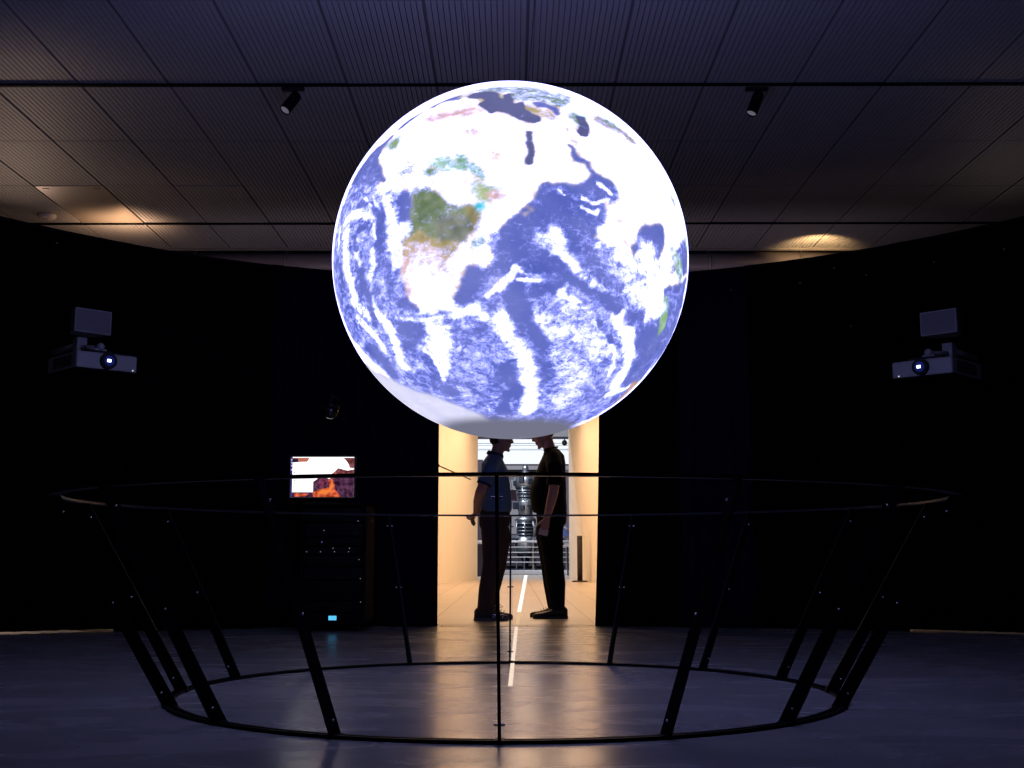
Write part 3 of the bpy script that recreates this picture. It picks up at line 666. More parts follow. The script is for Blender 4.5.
    bs = nt.nodes['Principled BSDF']; bs.inputs['Base Color'].default_value = (.62, .62, .66, 1); bs.inputs['Roughness'].default_value = .6
    bs.inputs['Specular IOR Level'].default_value = .2
    A = N('ShaderNodeAttribute'); A.attribute_name = 'ground'; Cv = N('ShaderNodeAttribute'); Cv.attribute_name = 'cloudiness'; Pc = N('ShaderNodeAttribute'); Pc.attribute_name = 'picture'
    tc = N('ShaderNodeTexCoord')
    def noise(scale, det, ro, dist, vec=None):
        n = N('ShaderNodeTexNoise'); n.inputs['Scale'].default_value = scale; n.inputs['Detail'].default_value = det; n.inputs['Roughness'].default_value = ro; n.inputs['Distortion'].default_value = dist
        L(vec or tc.outputs['Object'], n.inputs['Vector']); return n.outputs['Fac']
    def mth(op, a, b, clamp=False):
        n = N('ShaderNodeMath'); n.operation = op; n.use_clamp = clamp
        for i, v in enumerate((a, b)):
            if isinstance(v, (int, float)): n.inputs[i].default_value = v
            else: L(v, n.inputs[i])
        return n.outputs[0]
    mp = N('ShaderNodeMapping'); mp.inputs['Rotation'].default_value = (0, .5, 0); mp.inputs['Scale'].default_value = (1.0, 1.0, 1.9); L(tc.outputs['Object'], mp.inputs[0])
    n1 = noise(7.5, 9, .66, 1.3, mp.outputs[0]); n2 = noise(38, 8, .76, .9)
    n3 = noise(13, 8, .68, 1.6, mp.outputs[0])
    nn = mth('ADD', mth('ADD', mth('MULTIPLY', mth('SUBTRACT', n1, .5), 1.25), mth('MULTIPLY', mth('SUBTRACT', n3, .5), 1.3)), mth('MULTIPLY', mth('SUBTRACT', n2, .5), 1.5))
    v = mth('ADD', Cv.outputs['Fac'], nn)
    mr = N('ShaderNodeMapRange'); mr.interpolation_type = 'SMOOTHSTEP'; mr.inputs['From Min'].default_value = .07; mr.inputs['From Max'].default_value = 1.0; L(v, mr.inputs[0]); al = mth('POWER', mr.outputs[0], 1.4)
    mx = N('ShaderNodeMixRGB'); cp = N('ShaderNodeMapRange'); cp.interpolation_type = 'SMOOTHSTEP'; cp.inputs['From Min'].default_value = .22; cp.inputs['From Max'].default_value = .66
    cp.inputs['To Min'].default_value = .38; cp.inputs['To Max'].default_value = 1.0; L(Cv.outputs['Fac'], cp.inputs[0]); al = mth('MULTIPLY', al, cp.outputs[0]); L(al, mx.inputs[0]); L(A.outputs['Color'], mx.inputs[1]); mx.inputs[2].default_value = (1.9, 2.0, 5.2, 1)
    dim = N('ShaderNodeMixRGB'); L(Pc.outputs['Fac'], dim.inputs[0]); dim.inputs[1].default_value = (.155, .16, .21, 1); L(mx.outputs[0], dim.inputs[2])
    L(dim.outputs[0], bs.inputs['Emission Color']); bs.inputs['Emission Strength'].default_value = 1.0
    me.materials.append(m); o = bpy.data.objects.new('globe', me); COL.objects.link(o); o.location = GC
    tag(o, 'huge glowing Earth globe with clouds and oceans hanging above the round railing', 'globe')
    for k in range(3):
        a = 2 * PI * k / 3 + .5; w = MB()
        w.tube([(.16 * math.sin(a), .16 * math.cos(a), .79), (.3 * math.sin(a), .3 * math.cos(a), CH - GC.z)], .0009, 6); w.build('suspension_wire', M_black, o)
make_globe()

# ------------------------------------------------------------------ round railing under the globe
RC = Vector((-.026, 5.40, 0)); RB, RT, RH, DL = 1.426, 1.893, .826, -.0099
rail = thing('round_railing', RC, 'black circular railing of outward leaning posts around the floor under the globe', 'railing')
def ringband(r0, r1, z0, z1, n=128):
    b = MB(); P = [(r0, z0), (r1, z0), (r1, z1), (r0, z1), (r0, z0)]; b.lathe(P, n, smooth=False, caps=False); return b
ringband(RB - .022, RB - .007, 0, .012).build('base_ring', M_black, rail)
ringband(RB + .007, RB + .022, 0, .012).build('base_ring', M_black, rail)
ringband(RT - .022, RT + .022, RH, RH + .010).build('top_rail', M_blackmetal, rail)
pm = MB(); sl = (RT - RB) / RH; hw = .027 * math.sqrt(1 + sl * sl) ; th2 = .005
z0, z1 = .0, RH
poly = []
for (r, z) in ((RB - hw, .012), (RB + hw, .012), (RT + hw * .75, RH), (RT - hw * .75, RH)): poly.append((r, z))
V = [(x, -th2, z) for x, z in poly] + [(x, th2, z) for x, z in poly]
pm.add(V, [(0, 1, 2, 3), (7, 6, 5, 4), (0, 4, 5, 1), (1, 5, 6, 2), (2, 6, 7, 3), (3, 7, 4, 0)])
post0 = pm.build('post', M_black, rail)
fm = MB(); fm.box((RB, 0, .007), (.06, .032, .013), bev=.002)
foot0 = fm.build('foot_plate', M_black, post0)
cl0 = []
for fr in (.075, .50, .925):
    r = RB + (RT - RB) * (1 - fr); z = RH * (1 - fr); c = MB()
    for s in (-1, 1):
        c.tube([(r, s * .004, z), (r, s * .011, z)], .0035, 10); c.ball((r, s * .013, z), (.0048, .006, .0048), 12)
    cl0.append(c.build('clamp', M_steel, post0))
for k in range(16):
    a = k * PI / 8 + DL; R = Matrix.Rotation(a - PI / 2, 4, 'Z')
    if k == 0: post0.matrix_local = R; continue
    p = inst(post0, rail, R)
    f2 = inst(foot0, p)
    for c in cl0: inst(c, p)

# ------------------------------------------------------------------ projectors and loudspeakers on the curtain rail supports
def make_projector(px, py, Y, side, label):
    """side=-1: left of the room, front turned towards the globe"""
    c = at(px, py, Y); ang = math.atan2(GC.x - c.x, c.y - GC.y)        # heading of the front, from -y
    t = thing('video_projector', c, label, 'projector', rz=ang * .98)
    w, dp, h = .445, .50, .118
    b = MB(); b.box((0, dp / 2, 0), (w, dp, h), bev=.014); b.build('housing', M_projector, t)
    b = MB(); b.box((0, dp / 2, -h / 2 - .002), (w - .012, dp - .012, .012), bev=.003); b.build('dark_underside', M_rack, t)  # black sheet added to give the housing a shaded underside
    lx = 0.0
    b = MB(); b.tube([(lx, .01, .002), (lx, -.035, .002)], [.060, .056], 28); b.build('lens_barrel', M_plastic, t)
    b = MB(); b.tube([(lx, -.035, .002), (lx, -.0365, .002)], .036, 24); b.build('lens_glass', mat('lens_glass', (.01, .01, .03), .1, emit=(.03, .05, .5), strength=.2), t)
    b = MB(); b.box((lx - .004, -.038, .002), (.028, .003, .020), bev=.001); b.build('light_beam_window', glow('projector_light', (.75, .85, 1), 4.0), t)
    b = MB()
    for k in range(9): b.box((side * (w / 2 + .0008), .10 + k * .036, 0), (.003, .022, h * .66))
    b.build('side_vent', M_vent, t)
    b = MB(); b.tube([(side * -.19 if side < 0 else -.17, -.0005, -.046), (side * -.19 if side < 0 else -.17, -.003, -.046)], .004, 10); b.build('status_light', glow('status_led', (.8, .85, 1), 1.2), t)
    # wall mount with swivel arm
    b = MB(); b.box((0, .16, h / 2 + .012), (.24, .22, .022), bev=.004); b.build('mount_plate', M_plastic, t)
    b = MB(); b.tube([(0, .10, h / 2 + .05), (side * .05, .18, h / 2 + .055), (side * .055, .30, h / 2 + .07)], .020, 14)
    b.ball((side * .02, .08, h / 2 + .055), .028, 16); b.box((side * .02, .10, h / 2 + .03), (.09, .05, .02), bev=.003); b.build('swivel_arm', M_projector, t)
    b = MB(); b.box((side * .06, .34, h / 2 + .085), (.075, .08, .125), bev=.006); b.tube([(side * .06, .38, h / 2 + .1), (side * .06, .80, h / 2 + .1)], .02, 10); b.build('wall_bracket', M_projector, t)
    return t
make_projector(107.5, 361.6, 8.35, -1, 'light grey video projector on a swivel arm at the left curtain, lens lit')
make_projector(921.5, 367.5, 8.35, 1, 'light grey video projector on a swivel arm at the right curtain, lens lit')
def make_speaker(px, py, Y, side, label):
    c = at(px, py, Y); ang = math.atan2(GC.x - c.x, c.y - GC.y); t = thing('loudspeaker', c, label, 'loudspeaker', rz=ang * 1.0)
    w, h, dp = .268, .168, .19
    pts = [(-w / 2, 0), (w / 2, 0)] + [(w / 2 * math.cos(a) * 1.0, dp * math.sin(a) + .01) for a in np.linspace(.05, PI - .05, 14)]
    b = MB(); b.prism(pts, -h / 2, h / 2); b.build('cabinet', M_speakerbox, t)
    b = MB(); b.box((0, -.004, 0), (w - .008, .010, h - .008), bev=.003); b.build('grille', M_speaker, t)
    b = MB()
    for s in (-1, 1): b.box((s * (w / 2 - .002), -.004, 0), (.006, .014, h))
    for s in (-1, 1): b.box((0, -.004, s * (h / 2 - .002)), (w, .014, .006))
    b.build('front_frame', M_projector, t)
    b = MB(); b.tube([(0, .15, 0), (0, .85, -.02)], .016, 10); b.box((0, .20, 0), (.06, .03, .08), bev=.003); b.build('bracket', M_blackmetal, t)
    return t
make_speaker(92.8, 321.5, 8.45, -1, 'small grey loudspeaker mounted above the left projector')
make_speaker(938.8, 322.4, 8.45, 1, 'small grey loudspeaker mounted above the right projector')

# ------------------------------------------------------------------ equipment rack with a lit monitor on top
RY = 9.55
pL, pR = at(300, 560, RY), at(366, 560, RY); rxm = (pL.x + pR.x) / 2; rw = pR.x - pL.x
rk = thing('equipment_rack', (rxm, RY, 0), 'black equipment rack of electronics in front of the left curtain', 'rack')
ztop = at(330, 503, RY).z; rd = .55
b = MB()
for sx in (-1, 1):
    b.box((sx * (rw / 2 - .012), rd / 2, ztop / 2 + .03), (.024, rd, ztop - .06), bev=.003)
b.box((0, rd / 2, ztop - .012), (rw, rd, .024), bev=.003); b.box((0, rd / 2, .07), (rw, rd, .024), bev=.003); b.box((0, rd - .01, ztop / 2), (rw, .014, ztop - .1))
b.build('cabinet', M_rack, rk)
for sx in (-1, 1):
    for sy in (.07, rd - .07):
        c = MB(); c.tube([(sx * (rw / 2 - .06) - .012, sy, .029), (sx * (rw / 2 - .06) + .012, sy, .029)], .028, 18); c.box((sx * (rw / 2 - .06), sy, .055), (.04, .03, .012)); c.build('caster', M_plastic, rk)
M_unit = [mat('unit_face', (.004, .004, .005), .45, spec=.25), mat('unit_face_grey', (.008, .008, .010), .45, spec=.25), mat('brushed_strip', (.05, .05, .055), .3, .5)]
def zr(py): return at(330, py, RY).z
led_w = glow('white_led', (.75, .8, .85), .35); led_b = glow('blue_led', (.25, .3, 1.0), .9); lcd = glow('blue_display', (.10, .55, 1.0), 1.15)
def unit(y0, y1, mi, leds=(), strip=None, disp=None):
    za, zb = zr(y1), zr(y0); u = MB(); u.box((0, .22, (za + zb) / 2), (rw - .06, .44, zb - za - .004), bev=.003)
    o = u.build('rack_unit', M_unit[mi], rk)
    for (px, py, m) in leds:
        p = at(px, py, RY - .002); q = MB(); q.box((p.x - rxm, -.003, p.z), (.006, .006, .005)); q.build('indicator_light', m, o)
    if strip:
        for (x0, x1, py) in strip:
            a, c2 = at(x0, py, RY), at(x1, py, RY); q = MB(); q.box(((a.x + c2.x) / 2 - rxm, -.003, a.z), (c2.x - a.x, .008, .008)); q.build('metal_strip', M_unit[2], o)
    if disp:
        a, c2 = at(disp[0], disp[1], RY), at(disp[2], disp[3], RY); q = MB(); q.box(((a.x + c2.x) / 2 - rxm, -.002, (a.z + c2.z) / 2), (c2.x - a.x, .006, a.z - c2.z)); q.build('display', lcd, o)
    for sx in (-1, 1):
        q = MB(); q.tube([(sx * (rw / 2 - .045), 0, (za + zb) / 2 - .012), (sx * (rw / 2 - .045), -.02, (za + zb) / 2 - .012), (sx * (rw / 2 - .045), -.02, (za + zb) / 2 + .012), (sx * (rw / 2 - .045), 0, (za + zb) / 2 + .012)], .003, 6); q.build('handle', M_unit[1], o)
unit(508, 522, 0, [(308, 514, led_w), (358, 521, led_w)])
unit(523, 536, 1, [(324, 530.4, led_w)], [(334, 350, 529)])
unit(537, 546, 0, [(321.8, 542, led_b)], [(341, 359, 541.3)])
unit(547, 554, 1, [(306.5, 551.7, led_w), (320.5, 551.7, led_w), (334.5, 551.7, led_w), (348.5, 551.7, led_w), (333, 548.2, led_w), (349.5, 548.2, led_w)])
unit(555, 566, 0, [(359, 559.6, led_w)], [(308, 358, 557.8), (306, 358, 561.6)])
unit(567, 580, 1, [(360.5, 578.7, led_w)])
unit(581, 600, 0, [], [(320, 328, 581.6), (346, 366, 581.6)])
unit(601, 612, 1, [(360.5, 602, led_w)])
unit(612.5, 623, 0, [], None, (328.6, 615.8, 336.4, 620.2))

mo = thing('computer_monitor', (0, 0, 0), 'lit monitor showing a red canyon landscape on top of the equipment rack', 'monitor')
a, c2 = at(291, 457, RY + .1), at(353.5, 497, RY + .1); mo.location = ((a.x + c2.x) / 2, RY + .1, ztop)
mw, mh, mz = c2.x - a.x, a.z - c2.z, (a.z + c2.z) / 2 - ztop
b = MB(); b.box((0, .022, mz), (mw + .03, .035, mh + .035), bev=.006); b.build('bezel', M_plastic, mo)
b = MB(); b.box((0, .10, mz - mh * .3), (.06, .10, .05)); b.tube([(0, .13, mz - .05), (0, .13, .012)], .018, 12); b.box((0, .10, .008), (.24, .18, .014), bev=.004); b.build('stand', M_plastic, mo)
# picture : polygons in picture coordinates (0..1, y down), each a lit colour
pic = MB(); SX = [(255, 255, 255), (110, 40, 70), (120, 55, 60), (235, 85, 45), (70, 28, 62), (245, 130, 60), (255, 255, 255), (55, 45, 100), (40, 30, 60), (200, 205, 255), (190, 110, 90), (255, 255, 190)]
pics = [glow('screen_%d' % i, rgb(*c), 1.5 if c[0] > 250 else 1.0) for i, c in enumerate(SX)]
for i in (1, 2, 3, 4):                                             # rock texture within the shown picture
    nt = pics[i].node_tree; e = nt.nodes['Emission']; n = nt.nodes.new('ShaderNodeTexNoise'); n.inputs['Scale'].default_value = 28; n.inputs['Detail'].default_value = 6
    t_ = nt.nodes.new('ShaderNodeTexCoord'); nt.links.new(t_.outputs['Object'], n.inputs['Vector'])
    r_ = nt.nodes.new('ShaderNodeValToRGB'); c_ = rgb(*SX[i])
    r_.color_ramp.elements[0].position = .38; r_.color_ramp.elements[0].color = tuple(v * .35 for v in c_[:3]) + (1,)
    r_.color_ramp.elements[1].position = .66; r_.color_ramp.elements[1].color = tuple(min(1, v * 1.7 + .03) for v in c_[:3]) + (1,)
    nt.links.new(n.outputs['Fac'], r_.inputs[0]); nt.links.new(r_.outputs[0], e.inputs[0])
def sc(mi, pts, lay):
    pic.mat = mi; pic.add([((u - .5) * mw, -.0005 - lay * .0004, mz + (.5 - v) * mh) for u, v in pts], [tuple(range(len(pts)))])
sc(0, [(0, 0), (1, 0), (1, 1), (0, 1)], 0)
sc(2, [(.83, .02), (1, .02), (1, .28), (.93, .27), (.92, .2), (.88, .1)], 1)
sc(2, [(.63, .45), (.70, .36), (.75, .28), (.82, .31), (.90, .34), (1, .31), (1, .62), (.63, .62)], 1)
sc(10, [(.66, .46), (.70, .38), (.73, .40), (.72, .52), (.66, .54)], 2)
sc(4, [(.36, .62), (.45, .52), (.52, .47), (.60, .55), (1, .5), (1, 1), (.36, 1)], 2)
sc(1, [(.44, .60), (.50, .50), (.58, .55), (.60, .70), (.50, .78), (.45, .72)], 3)
sc(3, [(.36, .88), (.48, .80), (.62, .76), (.60, .58), (.66, .54), (.70, .70), (.70, .80), (.78, .95), (.78, 1), (.36, 1)], 4)
sc(5, [(.42, .90), (.50, .82), (.60, .82), (.66, .60), (.68, .72), (.64, .86), (.56, .94)], 5)
sc(4, [(.03, .88), (.36, .88), (.36, 1), (.03, 1)], 5); sc(3, [(.06, .90), (.30, .92), (.24, .98), (.08, .99)], 6)
sc(6, [(.03, .15), (.36, .15), (.36, .88), (.03, .88)], 7); sc(11, [(.10, .36), (.33, .36), (.33, .39), (.10, .39)], 8)
sc(7, [(0, .0), (.03, 0), (.03, 1), (0, 1)], 7); sc(10, [(.03, .02), (.30, .02), (.26, .12), (.03, .13)], 6); sc(8, [(.03, .04), (.11, .04), (.12, .13), (.03, .14)], 8)
for v in (.37, .44, .58, .66, .72, .79): sc(8, [(.05, v), (.07, v), (.07, v + .025), (.05, v + .025)], 9)
for v in (.05, .12, .2, .3): sc(9, [(.006, v), (.024, v), (.024, v + .04), (.006, v + .04)], 9)
b = pic; o = b.build('screen', pics, mo, weld=False)

dc = at(330.5, 411, 9.3)
cam_t = thing('dome_camera', dc, 'small shiny black dome hanging on the curtain above the monitor', 'dome camera')
M_dome = mat('glossy_black_dome', (.006, .006, .012), .10, spec=.8)
b = MB(); b.ball((0, 0, 0), .066, 28); b.build('dome', M_dome, cam_t)
b = MB(); b.lathe([(.068, .02), (.071, .02), (.071, .055), (.0, .075)], 28); b.tube([(0, 0, .06), (0, .04, .13), (0, .965, .14)], .011, 10); b.build('bracket', M_blackmetal, cam_t)
b = MB(); b.tube([(-.035, -.058, .004), (.005, -.068, .004), (.05, -.045, -.018)], .0022, 6); b.tube([(.005, -.068, .004), (.005, -.052, -.045)], .0022, 6); b.build('guard_wire', M_greymetal, cam_t)

# ------------------------------------------------------------------ beyond the doorway
def strip(p0, p1, w0, w1, c, s, label):  # glowing sheet standing in for a streak of light on the floor
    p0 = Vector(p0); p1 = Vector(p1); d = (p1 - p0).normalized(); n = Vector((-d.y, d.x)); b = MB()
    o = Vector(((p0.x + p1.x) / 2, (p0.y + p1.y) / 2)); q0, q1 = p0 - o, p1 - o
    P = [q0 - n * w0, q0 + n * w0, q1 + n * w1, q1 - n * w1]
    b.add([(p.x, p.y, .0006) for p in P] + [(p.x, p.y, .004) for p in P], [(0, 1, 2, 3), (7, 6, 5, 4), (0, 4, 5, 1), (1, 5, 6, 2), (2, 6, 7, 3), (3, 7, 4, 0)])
    ob = b.build('floor_light_streak', glow('light_streak_glow', c, s)); ob.location = (o.x, o.y, 0); return tag(ob, label, 'floor light', 'painted light streaks')
strip((-.008, 5.66), (.036, 10.16), .010, .013, (1, .80, .64), .95, 'thin streak of painted light on the floor, running from inside the railing to the doorway')
strip((.042, 10.5), (.078, 12.8), .010, .012, (1, .66, .36), .8, 'short orange-tinted streak of painted light on the doorway floor between the two men')
strip((.075, 12.8), (.40, 34.8), .019, .045, (1, .93, .86), 1.3, 'bright white streak of painted light running away along the hallway floor')

st = thing('stanchion', at(580, 582, 26.5) * 1.0, 'short dark stanchion post on a round base by the right hallway wall', 'stanchion'); st.location.z = 0
M_stan = mat('dark_brown_metal', (.013, .008, .009), .5)
b = MB(); b.lathe([(0, .0), (.175, .0), (.175, .018), (.15, .03), (.0, .03)], 32); b.build('base', M_stan, st)
b = MB(); b.lathe([(.058, .03), (.058, .99), (.05, 1.0), (0, 1.0)], 28); b.build('post', M_stan, st)
b = MB(); b.lathe([(.060, .93), (.060, .96)], 28); b.build('collar', M_plastic, st)

rod0, rod1 = at(438.5, 465.6, 10.335), at(470.5, 479.5, 10.9)
b = MB(); b.M = Matrix.Translation(-rod0); b.tube([rod0, rod1], .006, 8); b.ball(rod0, .012, 10); b.M = Matrix.Translation(-rod0)
o = b.build('rod', M_plastic); o.location = rod0; tag(o, 'thin dark rod sticking out from the left doorway curtain at an angle', 'rod')
# railing at the edge of the atrium
GYF = 35.6
gr_ = thing('gallery_railing', (0, GYF, 0), 'pale steel railing with horizontal bars at the far end of the hallway', 'railing')
b = MB(); b.box((0, .10, .065), (9, .30, .13), bev=.01); b.build('kerb', mat('white_kerb', (.8, .8, .86), .6), gr_)
for i, py in enumerate((541.6, 547.2, 552.4, 557.2, 562.2)):
    z = at(520, py, GYF).z; b = MB(); b.tube([(-4.5, 0, z), (4.5, 0, z)], .014 if i else .035, 10); b.build('handrail' if i == 0 else 'bar', M_railw, gr_)
for x in (-2.9, -1.15, .62, 1.62, 3.2):
    b = MB(); b.box((x, .03, .6), (.05, .03, .95)); b.build('post', M_greymetal, gr_)

# rocket engine standing in the atrium behind the railing
EY = 39.0
def ez(py): return at(525.5, py, EY).z
ex = at(525.5, 510, EY).x; PXM = EY * 1.005 / F_PX
en = thing('rocket_engine', (ex, EY, 0), 'tall silver machine of stacked rings and pods behind the far railing', 'engine')
def lat(name, prof, m=M_silver, n=40):
    b = MB(); b.lathe([(w * PXM, ez(py)) for w, py in prof], n); return b.build(name, m, en)
lat('top_knob', [(0, 464.5), (2.6, 466), (3.4, 468.5), (2.4, 471), (2.2, 473)])
lat('upper_dome', [(2.4, 471.5), (7.5, 473.5), (10.5, 477), (11.4, 481), (11.4, 486), (10.2, 487.5)])
lat('upper_bellows', [(9.2, 487), (9.4, 491), (8.0, 491.2), (8.0, 493), (8.6, 493.2), (8.6, 496.5), (7.6, 497), (7.6, 500)], M_engdark)
for py, w in ((487.4, 10.4), (490.8, 9.9), (493.2, 9.2), (496.6, 9.4), (499.6, 8.8)):
    b = MB(); b.lathe([(w * PXM * .8, ez(py + .45)), (w * PXM, ez(py + .45)), (w * PXM, ez(py - .45)), (w * PXM * .8, ez(py - .45))], 40); b.build('ring_flange', M_silver, en)
lat('waist_body', [(7.6, 499.5), (8.2, 502), (8.0, 509), (7.0, 513), (7.4, 516.5)])
lat('middle_collar', [(7.4, 515.5), (9.0, 517.5), (10.6, 518.5), (10.6, 521.0), (9.4, 522.0)])
lat('lower_bellows', [(9.0, 521), (9.2, 524), (8.2, 525), (8.6, 530), (8.0, 531), (8.4, 536)], M_engdark)
for py, w in ((523.6, 10.0), (527.6, 9.4), (531.0, 9.2), (534.4, 9.0)):
    b = MB(); b.lathe([(w * PXM * .8, ez(py + .5)), (w * PXM, ez(py + .5)), (w * PXM, ez(py - .5)), (w * PXM * .8, ez(py - .5))], 40); b.build('ring_flange', M_silver, en)
lat('lower_dome', [(7.6, 535.5), (9.6, 538), (11.0, 541), (11.4, 546), (10.8, 550), (9.8, 553), (7.8, 556)])
lat('tail_cone', [(8.4, 553.5), (6.5, 557), (4.4, 559), (3.4, 561.5), (3.6, 563.5), (2.6, 566), (0, 567.5)], M_engdark)
rr = random.Random(5)
for (w, py, s, a) in ((11, 480, .16, -1.9), (11.2, 482, .14, -1.2), (11, 478, .13, -.6), (11.3, 483.5, .12, -2.6), (9.5, 506, .17, -2.8), (9.5, 507, .15, -.5), (8.3, 503, .13, -1.2), (8.4, 508, .13, -1.9), (11.5, 541, .14, -2.5), (11.5, 546, .14, -.8)):
    b = MB(); b.box((w * PXM * math.cos(a), w * PXM * math.sin(a), ez(py)), (s * 1.2, s, s * 1.3), a, bev=.02); b.build('pod', M_silver if rr.random() < .45 else M_engdark, en)
for k in range(4):
    a = -PI + .3 + k * PI / 3.4; b = MB()
    b.tube([(10.2 * PXM * math.cos(a), 10.2 * PXM * math.sin(a), ez(487)), (10.8 * PXM * math.cos(a + .1), 10.8 * PXM * math.sin(a + .1), ez(494)), (9.2 * PXM * math.cos(a + .15), 9.2 * PXM * math.sin(a + .15), ez(500))], .018, 8); b.build('pipe', M_silver, en)
for k in range(4):
    a = -PI + k * PI / 3.4 + .5; b = MB()
    b.tube([(10.2 * PXM * math.cos(a), 10.2 * PXM * math.sin(a), ez(521)), (10.6 * PXM * math.cos(a + .1), 10.6 * PXM * math.sin(a + .1), ez(529)), (9.6 * PXM * math.cos(a + .12), 9.6 * PXM * math.sin(a + .12), ez(537))], .018, 8); b.build('pipe', M_silver, en)
b = MB()
for k in range(3):
    a = k * 2 * PI / 3 + .4; b.tube([(.30 * math.cos(a), .30 * math.sin(a), ez(556)), (.55 * math.cos(a), .55 * math.sin(a), -1.0)], .03, 10)
b.lathe([(0, -1.0), (.8, -1.0), (.8, -.95), (0, -.95)], 32); b.build('display_stand', M_engdark, en)

# facade across the atrium
FY = 47.0
def band(name, y0, y1, m, label, Y=FY, t=.3, x=9.0):
    za, zb = at(520, y1, Y).z, at(520, y0, Y).z; b = MB(); b.box((0, Y + t / 2, (za + zb) / 2), (2 * x, t, zb - za)); return struct(b.build(name, m), label)
band('wall_back', 471, 640, M_facade, 'pale lavender wall across the atrium')
band('trim_2', 469.6, 471.2, M_facade_d, 'dark line under the gallery edge', FY - .4)
band('trim_3', 465.6, 469.6, M_facade_w, 'off-white gallery edge', FY - .5, .5)
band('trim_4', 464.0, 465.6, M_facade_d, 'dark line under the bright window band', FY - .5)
for i, (y0, y1) in enumerate(((480, 500), (508, 534))):
    band('trim_%d' % (5 + i), y0, y1, M_facade_w, 'pale panel band on the back wall', FY - .05, .06)
band('trim_7', 538, 566, M_facade_d, 'dark base of the wall across the atrium', FY - .2)
wz0, wz1 = at(520, 464, FY).z, at(520, 438.5, FY).z
b = MB(); b.box((0, FY, (wz0 + wz1) / 2), (18, .06, wz1 - wz0)); w1 = struct(b.build('window_1', glow('daylight_window', (.86, .92, 1.0), 1.12)), 'bright white window band across the atrium')
for py in (443.5, 445.5, 449.3, 450.2):
    z = at(520, py, FY).z; b = MB(); b.box((0, FY - .05, z), (18, .03, .022)); b.build('glazing_bar', mat('pale_glazing_bar', (.85, .87, .92), .5), w1)
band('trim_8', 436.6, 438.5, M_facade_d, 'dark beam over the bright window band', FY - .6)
band('ceiling', 395, 436.6, M_facade_w, 'pale soffit over the window band', FY - .3)
# a dark pillar left, a lavender pillar right
pl = at(478.5, 510, 34.5); b = MB(); b.box((0, 0, 1.5), (.235, .3, 3.0)); o = b.build('pillar', mat('dark_mauve_paint', (.075, .06, .085), .7)); o.location = (pl.x, 34.9, 0); z = at(478, 460, 34.9).z; o.scale = (1, 1, z / 3.0)
tag(o, 'dark mauve pillar beside the left hallway wall behind the man in blue', 'pillar')
pl = at(569.5, 510, 44.0); b = MB(); b.box((0, 0, 2.0), (.34, .3, 4.0)); o = b.build('pillar', mat('mauve_paint', (.16, .14, .18), .7)); o.location = (pl.x, 44.0, 0); z = at(569, 470, 44.0).z; o.scale = (1, 1, z / 4.0)
tag(o, 'mauve pillar beside the right hallway wall behind the man in black', 'pillar')
# navy box with a white top, left; small table with a tilted panel, right
k = thing('display_box', (at(479.7, 560, 33.0).x, 33.0, 0), 'dark navy display box with a white top beside the left hallway wall', 'display box')
zt = at(479, 544, 33.0).z; b = MB(); b.box((0, 0, zt / 2), (.30, .4, zt), bev=.01); b.build('body', mat('navy_panel', (.018, .018, .05), .5), k)
b = MB(); b.box((0, 0, zt + .045), (.28, .38, .09), bev=.02); b.build('white_top', mat('white_acrylic', (.8, .82, .9), .4), k)
k = thing('display_table', (at(569, 570, 34.6).x, 34.6, 0), 'small far table with dark legs and a blue panel, right of the man in black', 'table')
zt = at(569, 546, 34.6).z; b = MB(); b.box((0, 0, zt), (.36, .4, .05), bev=.01); b.box((0, 0, zt + .05), (.25, .25, .06)); b.build('table_top', M_facade_w, k)
for s in (-1, 1):
    for q in (-1, 1):
        b = MB(); b.tube([(s * .05 + .02, q * .15, 0), (s * .06 + .02, q * .12, zt)], .017, 8); b.build('leg', M_plastic, k)
b = MB(); b.box((0, .1, at(569, 531, 34.6).z), (.34, .03, .30), m=Matrix.Rotation(-.3, 3, 'X')); b.build('blue_panel', mat('blue_board', (.06, .10, .28), .5), k)
b = MB(); b.tube([(-.12, .04, at(569, 527, 34.5).z), (.13, .04, at(569, 534, 34.5).z)], .02, 8); b.build('lamp_arm', mat('bronze', (.35, .2, .1), .4, .5), k)
k = thing('display_lamp', at(564.5, 441.5, 46.55), 'small dark spotlight hanging against the bright window band', 'hanging spotlight')
b = MB(); b.lathe([(0, -.18), (.09, -.12), (.11, -.03), (.06, .05), (0, .06)], 20); b.build('lamp_head', M_plastic, k)
b = MB(); b.tube([(0, 0, .05), (0, 0, at(564.5, 438.5, 46.55).z - at(564.5, 441.5, 46.55).z)], .02, 8); b.build('stem', M_plastic, k)
